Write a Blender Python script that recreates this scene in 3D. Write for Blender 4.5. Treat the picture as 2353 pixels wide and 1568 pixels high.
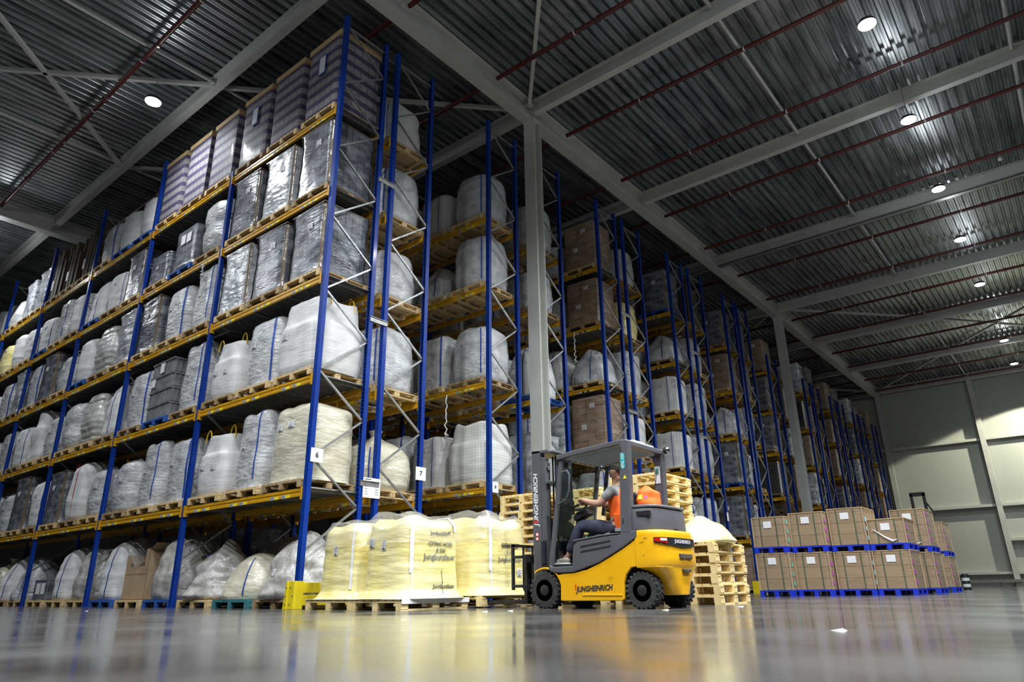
import bpy, bmesh, math, random
from math import sin, cos, pi, radians
from mathutils import Vector, Matrix, noise

for o in list(bpy.data.objects): bpy.data.objects.remove(o)
S = bpy.context.scene
C = S.collection

# ---------------------------------------------------------------- camera
YAW, PITCH, ROLL = -0.6817, 0.3470, -0.0143
CAM = Vector((10.1221, -6.9167, 0.25))
_fw = Vector((sin(YAW)*cos(PITCH), cos(YAW)*cos(PITCH), sin(PITCH)))
_r = Vector((cos(YAW), -sin(YAW), 0)); _u = _r.cross(_fw)
_r2 = _r*cos(ROLL)+_u*sin(ROLL); _u2 = -_r*sin(ROLL)+_u*cos(ROLL)
cd = bpy.data.cameras.new('camera'); cd.sensor_width = 36; cd.lens = 1578.67*36/2353
cd.clip_end = 300; cd.clip_start = 0.05
cam = bpy.data.objects.new('camera', cd); C.objects.link(cam)
cam.matrix_world = Matrix(((_r2.x, _u2.x, -_fw.x, CAM.x), (_r2.y, _u2.y, -_fw.y, CAM.y),
                           (_r2.z, _u2.z, -_fw.z, CAM.z), (0, 0, 0, 1)))
S.camera = cam
def proj(x, y, z):
    d = Vector((x, y, z))-CAM; w = d.dot(_fw)
    if w < 0.1: return None
    return (1176.5+1578.67*d.dot(_r2)/w, 784-1578.67*d.dot(_u2)/w)
def seen(x, y, z, r=1.0, m=90):
    q = proj(x, y, z)
    if q is None: return False
    w = (Vector((x, y, z))-CAM).dot(_fw); rr = 1578.67*r/w+m
    return -rr < q[0] < 2353+rr and -rr < q[1] < 1568+rr

# ---------------------------------------------------------------- world and exposure
W = bpy.data.worlds.new('world'); S.world = W; W.use_nodes = True
W.node_tree.nodes['Background'].inputs[0].default_value = (0.55, 0.65, 0.8, 1)
W.node_tree.nodes['Background'].inputs[1].default_value = 0.02
S.view_settings.view_transform = 'Standard'; S.view_settings.look = 'None'
S.view_settings.gamma = 1; S.view_settings.use_curve_mapping = False
S.view_settings.exposure = 0.0
LAMP_W = 620

# ---------------------------------------------------------------- materials
def mk(name, c1, c2=None, nscale=3.0, stretch=(1, 1, 1), rough=.5, metal=0, coat=0, coat_rough=.1,
       bump=0, bscale=8, bstretch=(1, 1, 1), sharp=0.0, coord='Object', emit=None, es=0, rough2=None, detail=4, bdist=.02, ramp=(.35, .65)):
    m = bpy.data.materials.new(name); m.use_nodes = True
    nt = m.node_tree; N = nt.nodes; L = nt.links; b = N['Principled BSDF']
    b.inputs['Base Color'].default_value = (*c1, 1)
    b.inputs['Roughness'].default_value = rough
    b.inputs['Metallic'].default_value = metal
    b.inputs['Coat Weight'].default_value = coat
    b.inputs['Coat Roughness'].default_value = coat_rough
    if emit:
        b.inputs['Emission Color'].default_value = (*emit, 1); b.inputs['Emission Strength'].default_value = es
    tc = N.new('ShaderNodeTexCoord')
    def nz(scale, st, det=4):
        mp = N.new('ShaderNodeMapping'); mp.inputs['Scale'].default_value = st
        L.new(tc.outputs[coord], mp.inputs[0])
        n = N.new('ShaderNodeTexNoise'); n.inputs['Scale'].default_value = scale; n.inputs['Detail'].default_value = det
        L.new(mp.outputs[0], n.inputs['Vector']); return n
    if c2:
        n = nz(nscale, stretch, detail); r = N.new('ShaderNodeValToRGB')
        r.color_ramp.elements[0].position = ramp[0]; r.color_ramp.elements[1].position = ramp[1]
        r.color_ramp.elements[0].color = (*c1, 1); r.color_ramp.elements[1].color = (*c2, 1)
        L.new(n.outputs['Fac'], r.inputs[0]); L.new(r.outputs[0], b.inputs['Base Color'])
        if rough2 is not None:
            q = N.new('ShaderNodeMapRange'); q.inputs['From Min'].default_value = .35; q.inputs['From Max'].default_value = .65
            q.inputs['To Min'].default_value = rough; q.inputs['To Max'].default_value = rough2
            L.new(n.outputs['Fac'], q.inputs[0]); L.new(q.outputs[0], b.inputs['Roughness'])
    if bump:
        n = nz(bscale, bstretch, 5); q = N.new('ShaderNodeBump'); q.inputs['Strength'].default_value = bump
        q.inputs['Distance'].default_value = bdist
        L.new(n.outputs['Fac'], q.inputs['Height']); L.new(q.outputs[0], b.inputs['Normal'])
        L.new(q.outputs[0], b.inputs['Coat Normal'])
    return m

def nodes_of(m): return m.node_tree.nodes, m.node_tree.links, m.node_tree.nodes['Principled BSDF']
def math_n(N, L, op, a, b=None):
    n = N.new('ShaderNodeMath'); n.operation = op
    for i, v in enumerate((a, b)):
        if v is None: continue
        if isinstance(v, (int, float)): n.inputs[i].default_value = v
        else: L.new(v, n.inputs[i])
    return n.outputs[0]

M = {}
M['blue'] = mk('blue_rack_paint', (.001, .026, .21), (.002, .036, .28), 2, rough=.38, coat=.08)
M['blue'].node_tree.nodes['Principled BSDF'].inputs['Specular IOR Level'].default_value = .3
# perforated holes of the uprights
N, L, B = nodes_of(M['blue'])
tc = N.new('ShaderNodeTexCoord'); sp = N.new('ShaderNodeSeparateXYZ'); L.new(tc.outputs['Object'], sp.inputs[0])
fz = math_n(N, L, 'ABSOLUTE', math_n(N, L, 'SUBTRACT', math_n(N, L, 'FRACT', math_n(N, L, 'DIVIDE', sp.outputs[2], .075)), .5))
ax = math_n(N, L, 'ABSOLUTE', math_n(N, L, 'SUBTRACT', math_n(N, L, 'ABSOLUTE', sp.outputs[0]), .036))
hole = math_n(N, L, 'MULTIPLY', math_n(N, L, 'LESS_THAN', fz, .17), math_n(N, L, 'LESS_THAN', ax, .007))
mx = N.new('ShaderNodeMix'); mx.data_type = 'RGBA'; mx.inputs['B'].default_value = (.0, .004, .03, 1)
old = B.inputs['Base Color'].links[0].from_socket
L.new(hole, mx.inputs['Factor']); L.new(old, mx.inputs['A']); L.new(mx.outputs['Result'], B.inputs['Base Color'])

M['orange'] = mk('orange_beam_paint', (.56, .29, .008), (.64, .34, .012), 3, rough=.36, coat=.2)
M['galv'] = mk('galvanised_steel', (.30, .31, .31), (.42, .43, .43), 14, rough=.38, metal=.7)
M['deck_steel'] = mk('shelf_deck_steel', (.10, .10, .10), (.17, .17, .165), 5, rough=.5, metal=.5)
M['frame_grey'] = mk('grey_painted_steel', (.44, .45, .42), (.50, .51, .48), 1.2, rough=.5)
M['ceil'] = mk('corrugated_roof_steel', (.24, .26, .27), (.42, .44, .45), 1.3, stretch=(3, .4, 1), rough=.26, metal=.85, rough2=.42)
M['pipe'] = mk('red_sprinkler_pipe', (.075, .009, .008), rough=.4)
M['wood'] = mk('pallet_wood', (.52, .37, .17), (.66, .49, .26), 3, stretch=(6, 6, 1), rough=.75, bump=.2, bscale=20)
M['wood_old'] = mk('weathered_pallet_wood', (.26, .18, .09), (.45, .32, .17), 3, stretch=(5, 5, 2), rough=.8, bump=.25, bscale=20)
M['wood_yellow'] = mk('fresh_pallet_wood', (.74, .56, .25), (.86, .69, .36), 4, stretch=(4, 4, 1), rough=.65, bump=.15, bscale=20)
M['wood_blue'] = mk('blue_painted_wood', (.01, .07, .30), (.02, .10, .40), 4, rough=.6)
M['plastic_blue'] = mk('blue_plastic_pallet', (.006, .03, .50), rough=.4)
M['wood_teal'] = mk('teal_painted_wood', (.02, .13, .16), (.04, .18, .2), 4, rough=.7)
film = dict(coat=1.0, coat_rough=.06)
M['bag_white'] = mk('white_woven_bag', (.56, .56, .57), (.65, .65, .64), 5, rough=.62, bump=.38, bscale=4, bstretch=(1, 1, 8))
M['bag_film'] = mk('bag_under_clear_film', (.40, .41, .43), (.60, .61, .62), 4, rough=.45, bump=.8, bscale=7, bstretch=(1, 1, 2.6), bdist=.03, **film)
M['bag_cream'] = mk('cream_bag_under_film', (.56, .53, .40), (.66, .63, .50), 4, rough=.45, bump=.7, bscale=5, bstretch=(1, 1, 3.5), bdist=.025, **film)
M['bag_yellow'] = mk('yellow_liner_bag', (.80, .68, .24), (.88, .80, .42), 2.2, rough=.5, bump=.42, bscale=3.2, bstretch=(1, 1, 6), bdist=.03, coat=.8, coat_rough=.14)
M['bag_dirty'] = mk('dusty_bag', (.30, .29, .27), (.5, .49, .46), 5, rough=.6, bump=.7, bscale=5, bdist=.05, coat=.6, coat_rough=.2)
M['bag_grid'] = mk('white_grid_weave_bag', (.62, .63, .60), rough=.6, bump=.3, bscale=6, bstretch=(1, 1, 4))
N, L, B = nodes_of(M['bag_grid'])
tc = N.new('ShaderNodeTexCoord'); sp = N.new('ShaderNodeSeparateXYZ'); L.new(tc.outputs['Object'], sp.inputs[0])
def line(sock, per, wd):
    return math_n(N, L, 'LESS_THAN', math_n(N, L, 'FRACT', math_n(N, L, 'DIVIDE', sock, per)), wd)
g = math_n(N, L, 'MAXIMUM', math_n(N, L, 'MAXIMUM', line(math_n(N, L, 'ADD', sp.outputs[0], sp.outputs[1]), .09, .1), 0), line(sp.outputs[2], .07, .1))
mx = N.new('ShaderNodeMix'); mx.data_type = 'RGBA'; mx.inputs['A'].default_value = (.66, .67, .64, 1); mx.inputs['B'].default_value = (.42, .44, .42, 1)
L.new(g, mx.inputs['Factor']); L.new(mx.outputs['Result'], B.inputs['Base Color'])
M['sack'] = mk('film_wrapped_sacks', (.42, .42, .41), (.6, .6, .58), 4, rough=.4, bump=.8, bscale=5, bstretch=(1, 1, 2), bdist=.03, **film)
M['film_sheet'] = mk('white_film_edge', (.75, .75, .77), rough=.3, bump=.4, bscale=9, coat=1)
def brickish(name, ca, cb, mortar, bw, bh, rough=.5, coat=0, bump=0, mort=.012, film_noise=None):
    m = mk(name, ca, rough=rough, coat=coat, coat_rough=.05, bump=bump, bscale=5, bstretch=(1, 1, 4), bdist=.035)
    N, L, B = nodes_of(m)
    tc = N.new('ShaderNodeTexCoord'); sp = N.new('ShaderNodeSeparateXYZ'); L.new(tc.outputs['Object'], sp.inputs[0])
    cb_ = N.new('ShaderNodeCombineXYZ'); L.new(math_n(N, L, 'ADD', sp.outputs[0], sp.outputs[1]), cb_.inputs[0]); L.new(sp.outputs[2], cb_.inputs[1])
    br = N.new('ShaderNodeTexBrick'); br.offset = 0
    br.inputs['Scale'].default_value = 1; br.inputs['Brick Width'].default_value = bw; br.inputs['Row Height'].default_value = bh
    br.inputs['Mortar Size'].default_value = mort; br.inputs['Mortar Smooth'].default_value = .3
    br.inputs['Color1'].default_value = (*ca, 1); br.inputs['Color2'].default_value = (*cb, 1); br.inputs['Mortar'].default_value = (*mortar, 1)
    L.new(cb_.outputs[0], br.inputs['Vector'])
    out = br.outputs[0]
    if film_noise:
        n = N.new('ShaderNodeTexNoise'); n.inputs['Scale'].default_value = 2.2; n.inputs['Detail'].default_value = 5
        mp = N.new('ShaderNodeMapping'); mp.inputs['Scale'].default_value = (1, 1, 2.4); L.new(tc.outputs['Object'], mp.inputs[0]); L.new(mp.outputs[0], n.inputs[0])
        r = N.new('ShaderNodeValToRGB'); r.color_ramp.elements[0].position = .45; r.color_ramp.elements[1].position = .68
        L.new(n.outputs['Fac'], r.inputs[0])
        mx = N.new('ShaderNodeMix'); mx.data_type = 'RGBA'; mx.inputs['B'].default_value = (*film_noise, 1)
        L.new(r.outputs[0], mx.inputs['Factor']); L.new(out, mx.inputs['A']); out = mx.outputs['Result']
    L.new(out, B.inputs['Base Color'])
    return m, br
M['carton'], _ = brickish('brown_cartons_in_film', (.27, .19, .115), (.31, .22, .135), (.12, .08, .05), .4, .26, rough=.5, coat=.75, bump=.25, mort=.006)
M['carton_brown'], _ = brickish('brown_cartons', (.26, .17, .11), (.32, .22, .14), (.10, .07, .05), .3, .2, rough=.5, coat=.9, bump=.5, film_noise=(.36, .28, .22))
M['dark_wrap'], _ = brickish('grey_goods_in_film', (.07, .075, .09), (.14, .145, .17), (.03, .03, .035), .17, .8, rough=.3, coat=1.0, bump=.42, film_noise=(.24, .26, .30))
M['black_wrap'], _ = brickish('black_crates_in_film', (.012, .012, .013), (.03, .03, .03), (.1, .1, .1), .12, .09, rough=.35, coat=1.0, bump=.4)
M['light_wrap'] = mk('silver_film_wrap', (.26, .28, .31), (.60, .62, .65), 3, stretch=(1, 1, 2.4), rough=.25, bump=.9, bscale=4, bstretch=(1, 1, 2.5), bdist=.03, **film)
# striped drink cartons: violet and light bands
M['striped'], br = brickish('violet_banded_cartons', (.27, .26, .27), (.23, .22, .24), (.05, .04, .06), .2, .29, rough=.7, coat=.05, bump=.1, mort=.008)
N, L, B = nodes_of(M['striped'])
tc = N.new('ShaderNodeTexCoord'); sp = N.new('ShaderNodeSeparateXYZ'); L.new(tc.outputs['Object'], sp.inputs[0])
band = math_n(N, L, 'LESS_THAN', math_n(N, L, 'FRACT', math_n(N, L, 'DIVIDE', sp.outputs[2], .29)), .42)
mx = N.new('ShaderNodeMix'); mx.data_type = 'RGBA'; mx.inputs['B'].default_value = (.065, .05, .11, 1)
L.new(band, mx.inputs['Factor']); L.new(br.outputs[0], mx.inputs['A']); L.new(mx.outputs['Result'], B.inputs['Base Color'])
M['post_brown'] = mk('brown_edge_post_in_film', (.10, .07, .04), (.14, .10, .06), 3, rough=.5, coat=.8, bump=.4, bscale=8)
M['card'] = mk('brown_cardboard', (.34, .24, .15), (.40, .29, .18), 3, rough=.75)
M['card_tan'] = mk('tan_cardboard', (.40, .28, .13), (.46, .33, .17), 3, rough=.7)
M['card_dark'] = mk('dark_brown_board', (.055, .04, .025), (.09, .065, .04), 3, rough=.75)
M['strap_blue'] = mk('blue_strap', (.015, .06, .33), rough=.6)
M['strap_yellow'] = mk('yellow_strap', (.62, .42, .03), rough=.6)
M['strap_red'] = mk('red_strap', (.42, .02, .03), rough=.6)
M['strap_white'] = mk('white_strap', (.78, .78, .78), rough=.6)
M['strap_green'] = mk('dark_green_band', (.02, .09, .05), rough=.5)
M['paper'] = mk('white_paper', (.72, .72, .74), rough=.55)
M['ink'] = mk('black_ink', (.02, .022, .03), rough=.6)
M['ink_grey'] = mk('faded_grey_ink', (.12, .14, .15), rough=.6)
M['lab_yellow'] = mk('yellow_sticker', (.80, .68, .03), rough=.5)
M['lab_white'] = mk('pale_blue_sticker', (.42, .50, .62), rough=.5)
M['lab_cyan'] = mk('cyan_sticker', (.25, .6, .75), rough=.5)
M['tape_green'] = mk('mint_tape', (.12, .4, .3), rough=.5)
M['tape_pink'] = mk('violet_tape', (.45, .08, .4), rough=.5)
M['safety'] = mk('yellow_guard_paint', (.74, .58, .01), (.80, .64, .02), 6, rough=.4, coat=.3)
M['fk_yellow'] = mk('forklift_yellow_paint', (.78, .39, .004), (.82, .43, .008), 2.5, rough=.32, coat=.5)
M['fk_grey'] = mk('forklift_grey_paint', (.085, .085, .095), (.10, .10, .11), 3, rough=.42)
M['fk_dark'] = mk('black_steel', (.018, .018, .02), rough=.45)
M['rubber'] = mk('black_rubber', (.018, .018, .02), (.035, .035, .035), 12, rough=.7, bump=.2, bscale=30)
M['chrome'] = mk('chrome', (.7, .7, .72), rough=.12, metal=1)
M['plastic_dark'] = mk('dark_blue_plastic', (.015, .02, .03), rough=.45)
M['red'] = mk('red_lens', (.45, .012, .01), rough=.25)
M['red_paint'] = mk('red_print', (.7, .03, .02), rough=.4)
M['teal'] = mk('teal_sticker', (.0, .36, .38), rough=.45)
M['skin'] = mk('skin', (.50, .27, .19), (.56, .31, .22), 8, rough=.55)
M['hair'] = mk('short_brown_hair', (.035, .022, .015), rough=.8)
M['orange_cloth'] = mk('orange_vest', (.95, .12, .006), (.98, .16, .01), 6, rough=.7, bump=.4, bscale=9)
M['shirt'] = mk('grey_shirt', (.24, .25, .25), (.29, .30, .30), 8, rough=.85, bump=.4, bscale=12)
M['trousers'] = mk('navy_trousers', (.025, .028, .05), (.045, .05, .085), 6, rough=.85, bump=.5, bscale=10)
M['reflect'] = mk('silver_reflective_band', (.42, .42, .42), rough=.4)
M['shoe'] = mk('grey_shoe_fabric', (.32, .27, .23), (.5, .45, .4), 20, rough=.7)
M['sole'] = mk('white_rubber_sole', (.7, .7, .68), rough=.6)
M['lamp_on'] = mk('lit_lamp_lens', (1, 1, 1), emit=(.93, .97, 1), es=60)
M['white_plastic'] = mk('white_plastic', (.7, .7, .7), rough=.4)
# clear glass and loose film: mostly transparent with a glossy and a faint white part
def clear(name, tint, gloss, rough, white, bump=0):
    m = bpy.data.materials.new(name); m.use_nodes = True; N = m.node_tree.nodes; L = m.node_tree.links
    N.remove(N['Principled BSDF']); tr = N.new('ShaderNodeBsdfTransparent'); tr.inputs[0].default_value = (*tint, 1)
    gl = N.new('ShaderNodeBsdfGlossy'); gl.inputs['Roughness'].default_value = rough
    df = N.new('ShaderNodeBsdfDiffuse'); df.inputs[0].default_value = (.85, .85, .85, 1)
    m1 = N.new('ShaderNodeMixShader'); m1.inputs[0].default_value = white; L.new(tr.outputs[0], m1.inputs[1]); L.new(df.outputs[0], m1.inputs[2])
    m2 = N.new('ShaderNodeMixShader'); m2.inputs[0].default_value = gloss; L.new(m1.outputs[0], m2.inputs[1]); L.new(gl.outputs[0], m2.inputs[2])
    L.new(m2.outputs[0], N['Material Output'].inputs[0])
    if bump:
        nn = N.new('ShaderNodeTexNoise'); nn.inputs['Scale'].default_value = 7; nn.inputs['Detail'].default_value = 5; bb = N.new('ShaderNodeBump'); bb.inputs['Distance'].default_value = bump
        L.new(nn.outputs['Fac'], bb.inputs['Height']); L.new(bb.outputs[0], gl.inputs['Normal'])
    return m
M['glass'] = clear('clear_glass', (.80, .84, .80), .06, .03, 0)
M['clear_film'] = clear('loose_clear_film', (.97, .97, .97), .12, .15, .10, .06)
# floor
M['floor'] = mk('polished_concrete', (.046, .045, .045), (.085, .084, .082), .9, rough=.10, rough2=.19, coord='Object', bump=.02, bscale=1.6, bdist=.01, detail=8)
M['wall'] = mk('insulated_wall_panel', (.40, .42, .38), rough=.55)
N, L, B = nodes_of(M['wall'])
tc = N.new('ShaderNodeTexCoord'); wv = N.new('ShaderNodeTexWave'); wv.inputs['Scale'].default_value = 5
wv.inputs['Distortion'].default_value = 0; L.new(tc.outputs['Object'], wv.inputs[0])
bp = N.new('ShaderNodeBump'); bp.inputs['Strength'].default_value = .25; bp.inputs['Distance'].default_value = .01
L.new(wv.outputs['Fac'], bp.inputs['Height']); L.new(bp.outputs[0], B.inputs['Normal'])

# ---------------------------------------------------------------- mesh helpers
class MB:
    def __init__(s): s.v = []; s.f = []; s.m = []; s.mats = []; s.sm = []
    def add(s, vs, fs, mat, smooth=False):
        if mat not in s.mats: s.mats.append(mat)
        k = s.mats.index(mat); n = len(s.v); s.v += [tuple(v) for v in vs]
        for f in fs: s.f.append(tuple(i+n for i in f)); s.m.append(k); s.sm.append(smooth)
        return s
    def box(s, x0, x1, y0, y1, z0, z1, mat):
        if x0 > x1: x0, x1 = x1, x0
        vs = [(x, y, z) for z in (z0, z1) for y in (y0, y1) for x in (x0, x1)]
        return s.add(vs, [(0, 2, 3, 1), (4, 5, 7, 6), (0, 1, 5, 4), (2, 6, 7, 3), (0, 4, 6, 2), (1, 3, 7, 5)], mat)
    def bar(s, p, q, w, h, mat, up=(0, 0, 1)):
        p = Vector(p); q = Vector(q); d = (q-p).normalized(); u = Vector(up)
        if abs(d.dot(u)) > .98: u = Vector((1, 0, 0))
        a = d.cross(u).normalized()*w/2; b = a.cross(d).normalized()*h/2
        vs = [e+i*a+j*b for e in (p, q) for (i, j) in ((-1, -1), (1, -1), (1, 1), (-1, 1))]
        return s.add(vs, [(3, 2, 1, 0), (4, 5, 6, 7), (0, 1, 5, 4), (1, 2, 6, 5), (2, 3, 7, 6), (3, 0, 4, 7)], mat)
    def tube(s, pts, r, mat, n=8, closed=False):
        pts = [Vector(p) for p in pts]; vs = []; fs = []; K = len(pts); prev = None
        for i, p in enumerate(pts):
            if closed: d = (pts[(i+1) % K]-pts[i-1]).normalized()
            else: d = (pts[min(i+1, K-1)]-pts[max(i-1, 0)]).normalized()
            u = prev if prev is not None else (Vector((0, 0, 1)) if abs(d.z) < .9 else Vector((1, 0, 0)))
            a = d.cross(u).normalized(); u = a.cross(d).normalized(); prev = u
            rr = r[i] if isinstance(r, (list, tuple)) else r
            for j in range(n):
                t = 2*pi*j/n; vs.append(p+a*cos(t)*rr+u*sin(t)*rr)
        for i in range(K if closed else K-1):
            for j in range(n):
                i2 = (i+1) % K
                fs.append((i*n+j, i*n+(j+1) % n, i2*n+(j+1) % n, i2*n+j))
        if not closed: fs += [tuple(range(n))[::-1], tuple((K-1)*n+j for j in range(n))]
        return s.add(vs, fs, mat, True)
    def prism(s, poly, a, b, mat, axis='y'):
        n = len(poly); vs = []
        ar = sum(poly[i][0]*poly[(i+1) % n][1]-poly[(i+1) % n][0]*poly[i][1] for i in range(n))
        for t in (a, b):
            for (p, q) in poly: vs.append({'x': (t, p, q), 'y': (p, t, q), 'z': (p, q, t)}[axis])
        fs = [tuple(range(n)), tuple(range(2*n-1, n-1, -1))]+[(i, i+n, (i+1) % n+n, (i+1) % n) for i in range(n)]
        return s.add(vs, fs, mat)
    def lathe(s, prof, c, axis, mat, n=24):
        vs = []; fs = []
        for (r, h) in prof:
            for j in range(n):
                t = 2*pi*j/n; a = r*cos(t); b = r*sin(t)
                vs.append((c[0]+a, c[1]+h, c[2]+b) if axis == 'y' else ((c[0]+a, c[1]+b, c[2]+h) if axis == 'z' else (c[0]+h, c[1]+a, c[2]+b)))
        for i in range(len(prof)-1):
            for j in range(n): fs.append((i*n+j, i*n+(j+1) % n, (i+1)*n+(j+1) % n, (i+1)*n+j))
        fs += [tuple(range(n)), tuple((len(prof)-1)*n+j for j in range(n))]
        return s.add(vs, fs, mat, True)
    def mesh(s, name, bevel=0):
        me = bpy.data.meshes.new(name); me.from_pydata(s.v, [], s.f)
        for m in s.mats: me.materials.append(M[m])
        me.polygons.foreach_set('material_index', s.m); me.polygons.foreach_set('use_smooth', s.sm)
        if any(s.sm): me.set_sharp_from_angle(angle=radians(50))
        bm = bmesh.new(); bm.from_mesh(me); bmesh.ops.recalc_face_normals(bm, faces=bm.faces); bm.to_mesh(me); bm.free()
        return me
    def build(s, name, parent=None, loc=None, bevel=0, sub=0):
        o = bpy.data.objects.new(name, s.mesh(name)); C.objects.link(o)
        if parent: o.parent = parent
        if loc: o.location = loc
        if bevel:
            b = o.modifiers.new('bevel', 'BEVEL'); b.width = bevel; b.segments = 2; b.limit_method = 'ANGLE'; b.angle_limit = radians(35)
        if sub:
            q = o.modifiers.new('sub', 'SUBSURF'); q.levels = sub; q.render_levels = sub
        return o
def tag(o, label, cat, group=None):
    o['label'] = label; o['category'] = cat
    if group: o['group'] = group
    return o
def thing(name, label, cat, loc=(0, 0, 0), rz=0, group=None):
    o = bpy.data.objects.new(name, None); C.objects.link(o); o.location = loc; o.rotation_euler = (0, 0, rz)
    o.empty_display_size = .2
    return tag(o, label, cat, group)
def struct(o): o['kind'] = 'structure'; return o
def copy_tree(o, parent=None, keep=True):
    c = o.copy(); C.objects.link(c); c.parent = parent
    for ch in list(o.children): copy_tree(ch, c)
    return c
PROTO = {}
def inst(key, maker, loc, rz=0, label='', cat='', group=None, scale=None):
    if key not in PROTO:
        PROTO[key] = maker(); o = PROTO[key]
    else: o = copy_tree(PROTO[key])
    o.location = loc; o.rotation_euler = (0, 0, rz)
    o.scale = scale or (1, 1, 1)
    o['label'] = label; o['category'] = cat
    if group: o['group'] = group
    elif 'group' in o: del o['group']
    return o
def text_pts(body, size, shear=0, bold=0, extrude=0):
    cu = bpy.data.curves.new('t', 'FONT'); cu.body = body; cu.size = size; cu.shear = shear; cu.offset = bold; cu.extrude = extrude
    cu.align_x = 'CENTER'; cu.align_y = 'CENTER'; cu.resolution_u = 3
    o = bpy.data.objects.new('t', cu); C.objects.link(o)
    dg = bpy.context.evaluated_depsgraph_get(); me = bpy.data.meshes.new_from_object(o.evaluated_get(dg))
    vs = [tuple(v.co) for v in me.vertices]; fs = [tuple(p.vertices) for p in me.polygons]
    bpy.data.objects.remove(o); bpy.data.curves.remove(cu); bpy.data.meshes.remove(me)
    return vs, fs
def text_obj(name, body, size, fn, mat, parent, **kw):
    vs, fs = text_pts(body, size, **kw); mb = MB(); mb.add([fn(v[0], v[1]) for v in vs], fs, mat)
    me = bpy.data.meshes.new(name); me.from_pydata(mb.v, [], mb.f); me.materials.append(M[mat])
    o = bpy.data.objects.new(name, me); C.objects.link(o); o.parent = parent
    return o

# ---------------------------------------------------------------- room shell
BEAM_Y = [-6.4, -.2, 6.15, 12.5, 19.0, 25.9, 32.3, 39.3, 46.4]
GX = [.29, -17.1]
ZD = 13.42
mb = MB(); mb.add([(-40, -16, 0), (17, -16, 0), (17, 47, 0), (-40, 47, 0)], [(0, 1, 2, 3)], 'floor'); struct(mb.build('floor'))
# roof deck, trapezoidal ribs along y
mb = MB(); vs = []; fs = []; x = -40.; k = 0
while x < 17:
    for (dx, z) in ((0, ZD), (.05, ZD), (.06, ZD+.015), (.07, ZD+.015), (.08, ZD), (.13, ZD), (.155, ZD+.11), (.225, ZD+.11)): vs += [(x+dx, -16, z), (x+dx, 47, z)]
    x += .25
n = len(vs)//2
fs = [(2*i, 2*i+1, 2*i+3, 2*i+2) for i in range(n-1)]
mb.add(vs, fs, 'ceil'); struct(mb.build('ceiling'))
mb = MB(); mb.box(-40, 17, 47, 47.15, 0, ZD, 'wall'); struct(mb.build('wall_back'))
mb = MB(); mb.box(-40.1, -40, -16, 47, 0, ZD, 'wall'); struct(mb.build('wall_left'))
def ibeam_x(mb, y, x0, x1, zb, zt, fwid, mat='frame_grey'):
    mb.box(x0, x1, y-fwid/2, y+fwid/2, zb, zb+.03, mat); mb.box(x0, x1, y-fwid/2, y+fwid/2, zt-.03, zt, mat)
    mb.box(x0, x1, y-.012, y+.012, zb+.03, zt-.03, mat)
def ibeam_y(mb, x, y0, y1, zb, zt, fwid, mat='frame_grey'):
    mb.box(x-fwid/2, x+fwid/2, y0, y1, zb, zb+.03, mat); mb.box(x-fwid/2, x+fwid/2, y0, y1, zt-.03, zt, mat)
    mb.box(x-.012, x+.012, y0, y1, zb+.03, zt-.03, mat)
ords = ['nearest', 'second', 'third', 'fourth', 'fifth', 'sixth', 'seventh', 'eighth', 'ninth', 'tenth', 'eleventh', 'twelfth', 'thirteenth', 'fourteenth', 'fifteenth', 'sixteenth', 'seventeenth', 'eighteenth', 'nineteenth']
def trim(mb, n): return struct(mb.build('trim_%d' % n))
tn = 1
for i, y in enumerate(BEAM_Y[1:]):
    segs = [(-40, GX[1]-.2), (GX[1]+.2, GX[0]-.2), (GX[0]+.2, 17)]
    mb = MB()
    for a, b in segs: ibeam_x(mb, y, a, b, 12.97, ZD, .2)
    trim(mb, tn); tn += 1
for gx in GX:
    mb = MB(); ibeam_y(mb, gx, -16, 47, 12.78, ZD, .36)
    for y in BEAM_Y[1:]:
        mb.box(gx-.17, gx+.17, y-.008, y+.008, 12.82, ZD-.03, 'frame_grey')
        for sx in (-1, 1):
            mb.box(gx+sx*.2, gx+sx*.34, y-.022, y+.022, 13.02, 13.36, 'frame_grey')
            for q in range(4):
                mb.lathe([(.013, -.035), (.013, .035)], (gx+sx*.3, y, 13.07+q*.08), 'y', 'galv', 6)
    trim(mb, tn); tn += 1
def column(x, y, w=.36, d=.34, z=12.78):
    mb = MB()
    mb.box(x-w/2, x+w/2, y-d/2, y-d/2+.025, 0, z, 'frame_grey'); mb.box(x-w/2, x+w/2, y+d/2-.025, y+d/2, 0, z, 'frame_grey')
    mb.box(x-.01, x+.01, y-d/2+.02, y+d/2-.02, 0, z, 'frame_grey'); mb.box(x-w/2-.04, x+w/2+.04, y-d/2-.04, y+d/2+.04, 0, .03, 'frame_grey')
    mb.box(x-w/2-.02, x+w/2+.02, y-d/2-.02, y+d/2+.02, z-.03, z, 'frame_grey')
    return mb
for (x, y) in ((.32, 6.22), (.32, 26.2), (-17.1, 6.2)): trim(column(x, y), tn); tn += 1
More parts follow.
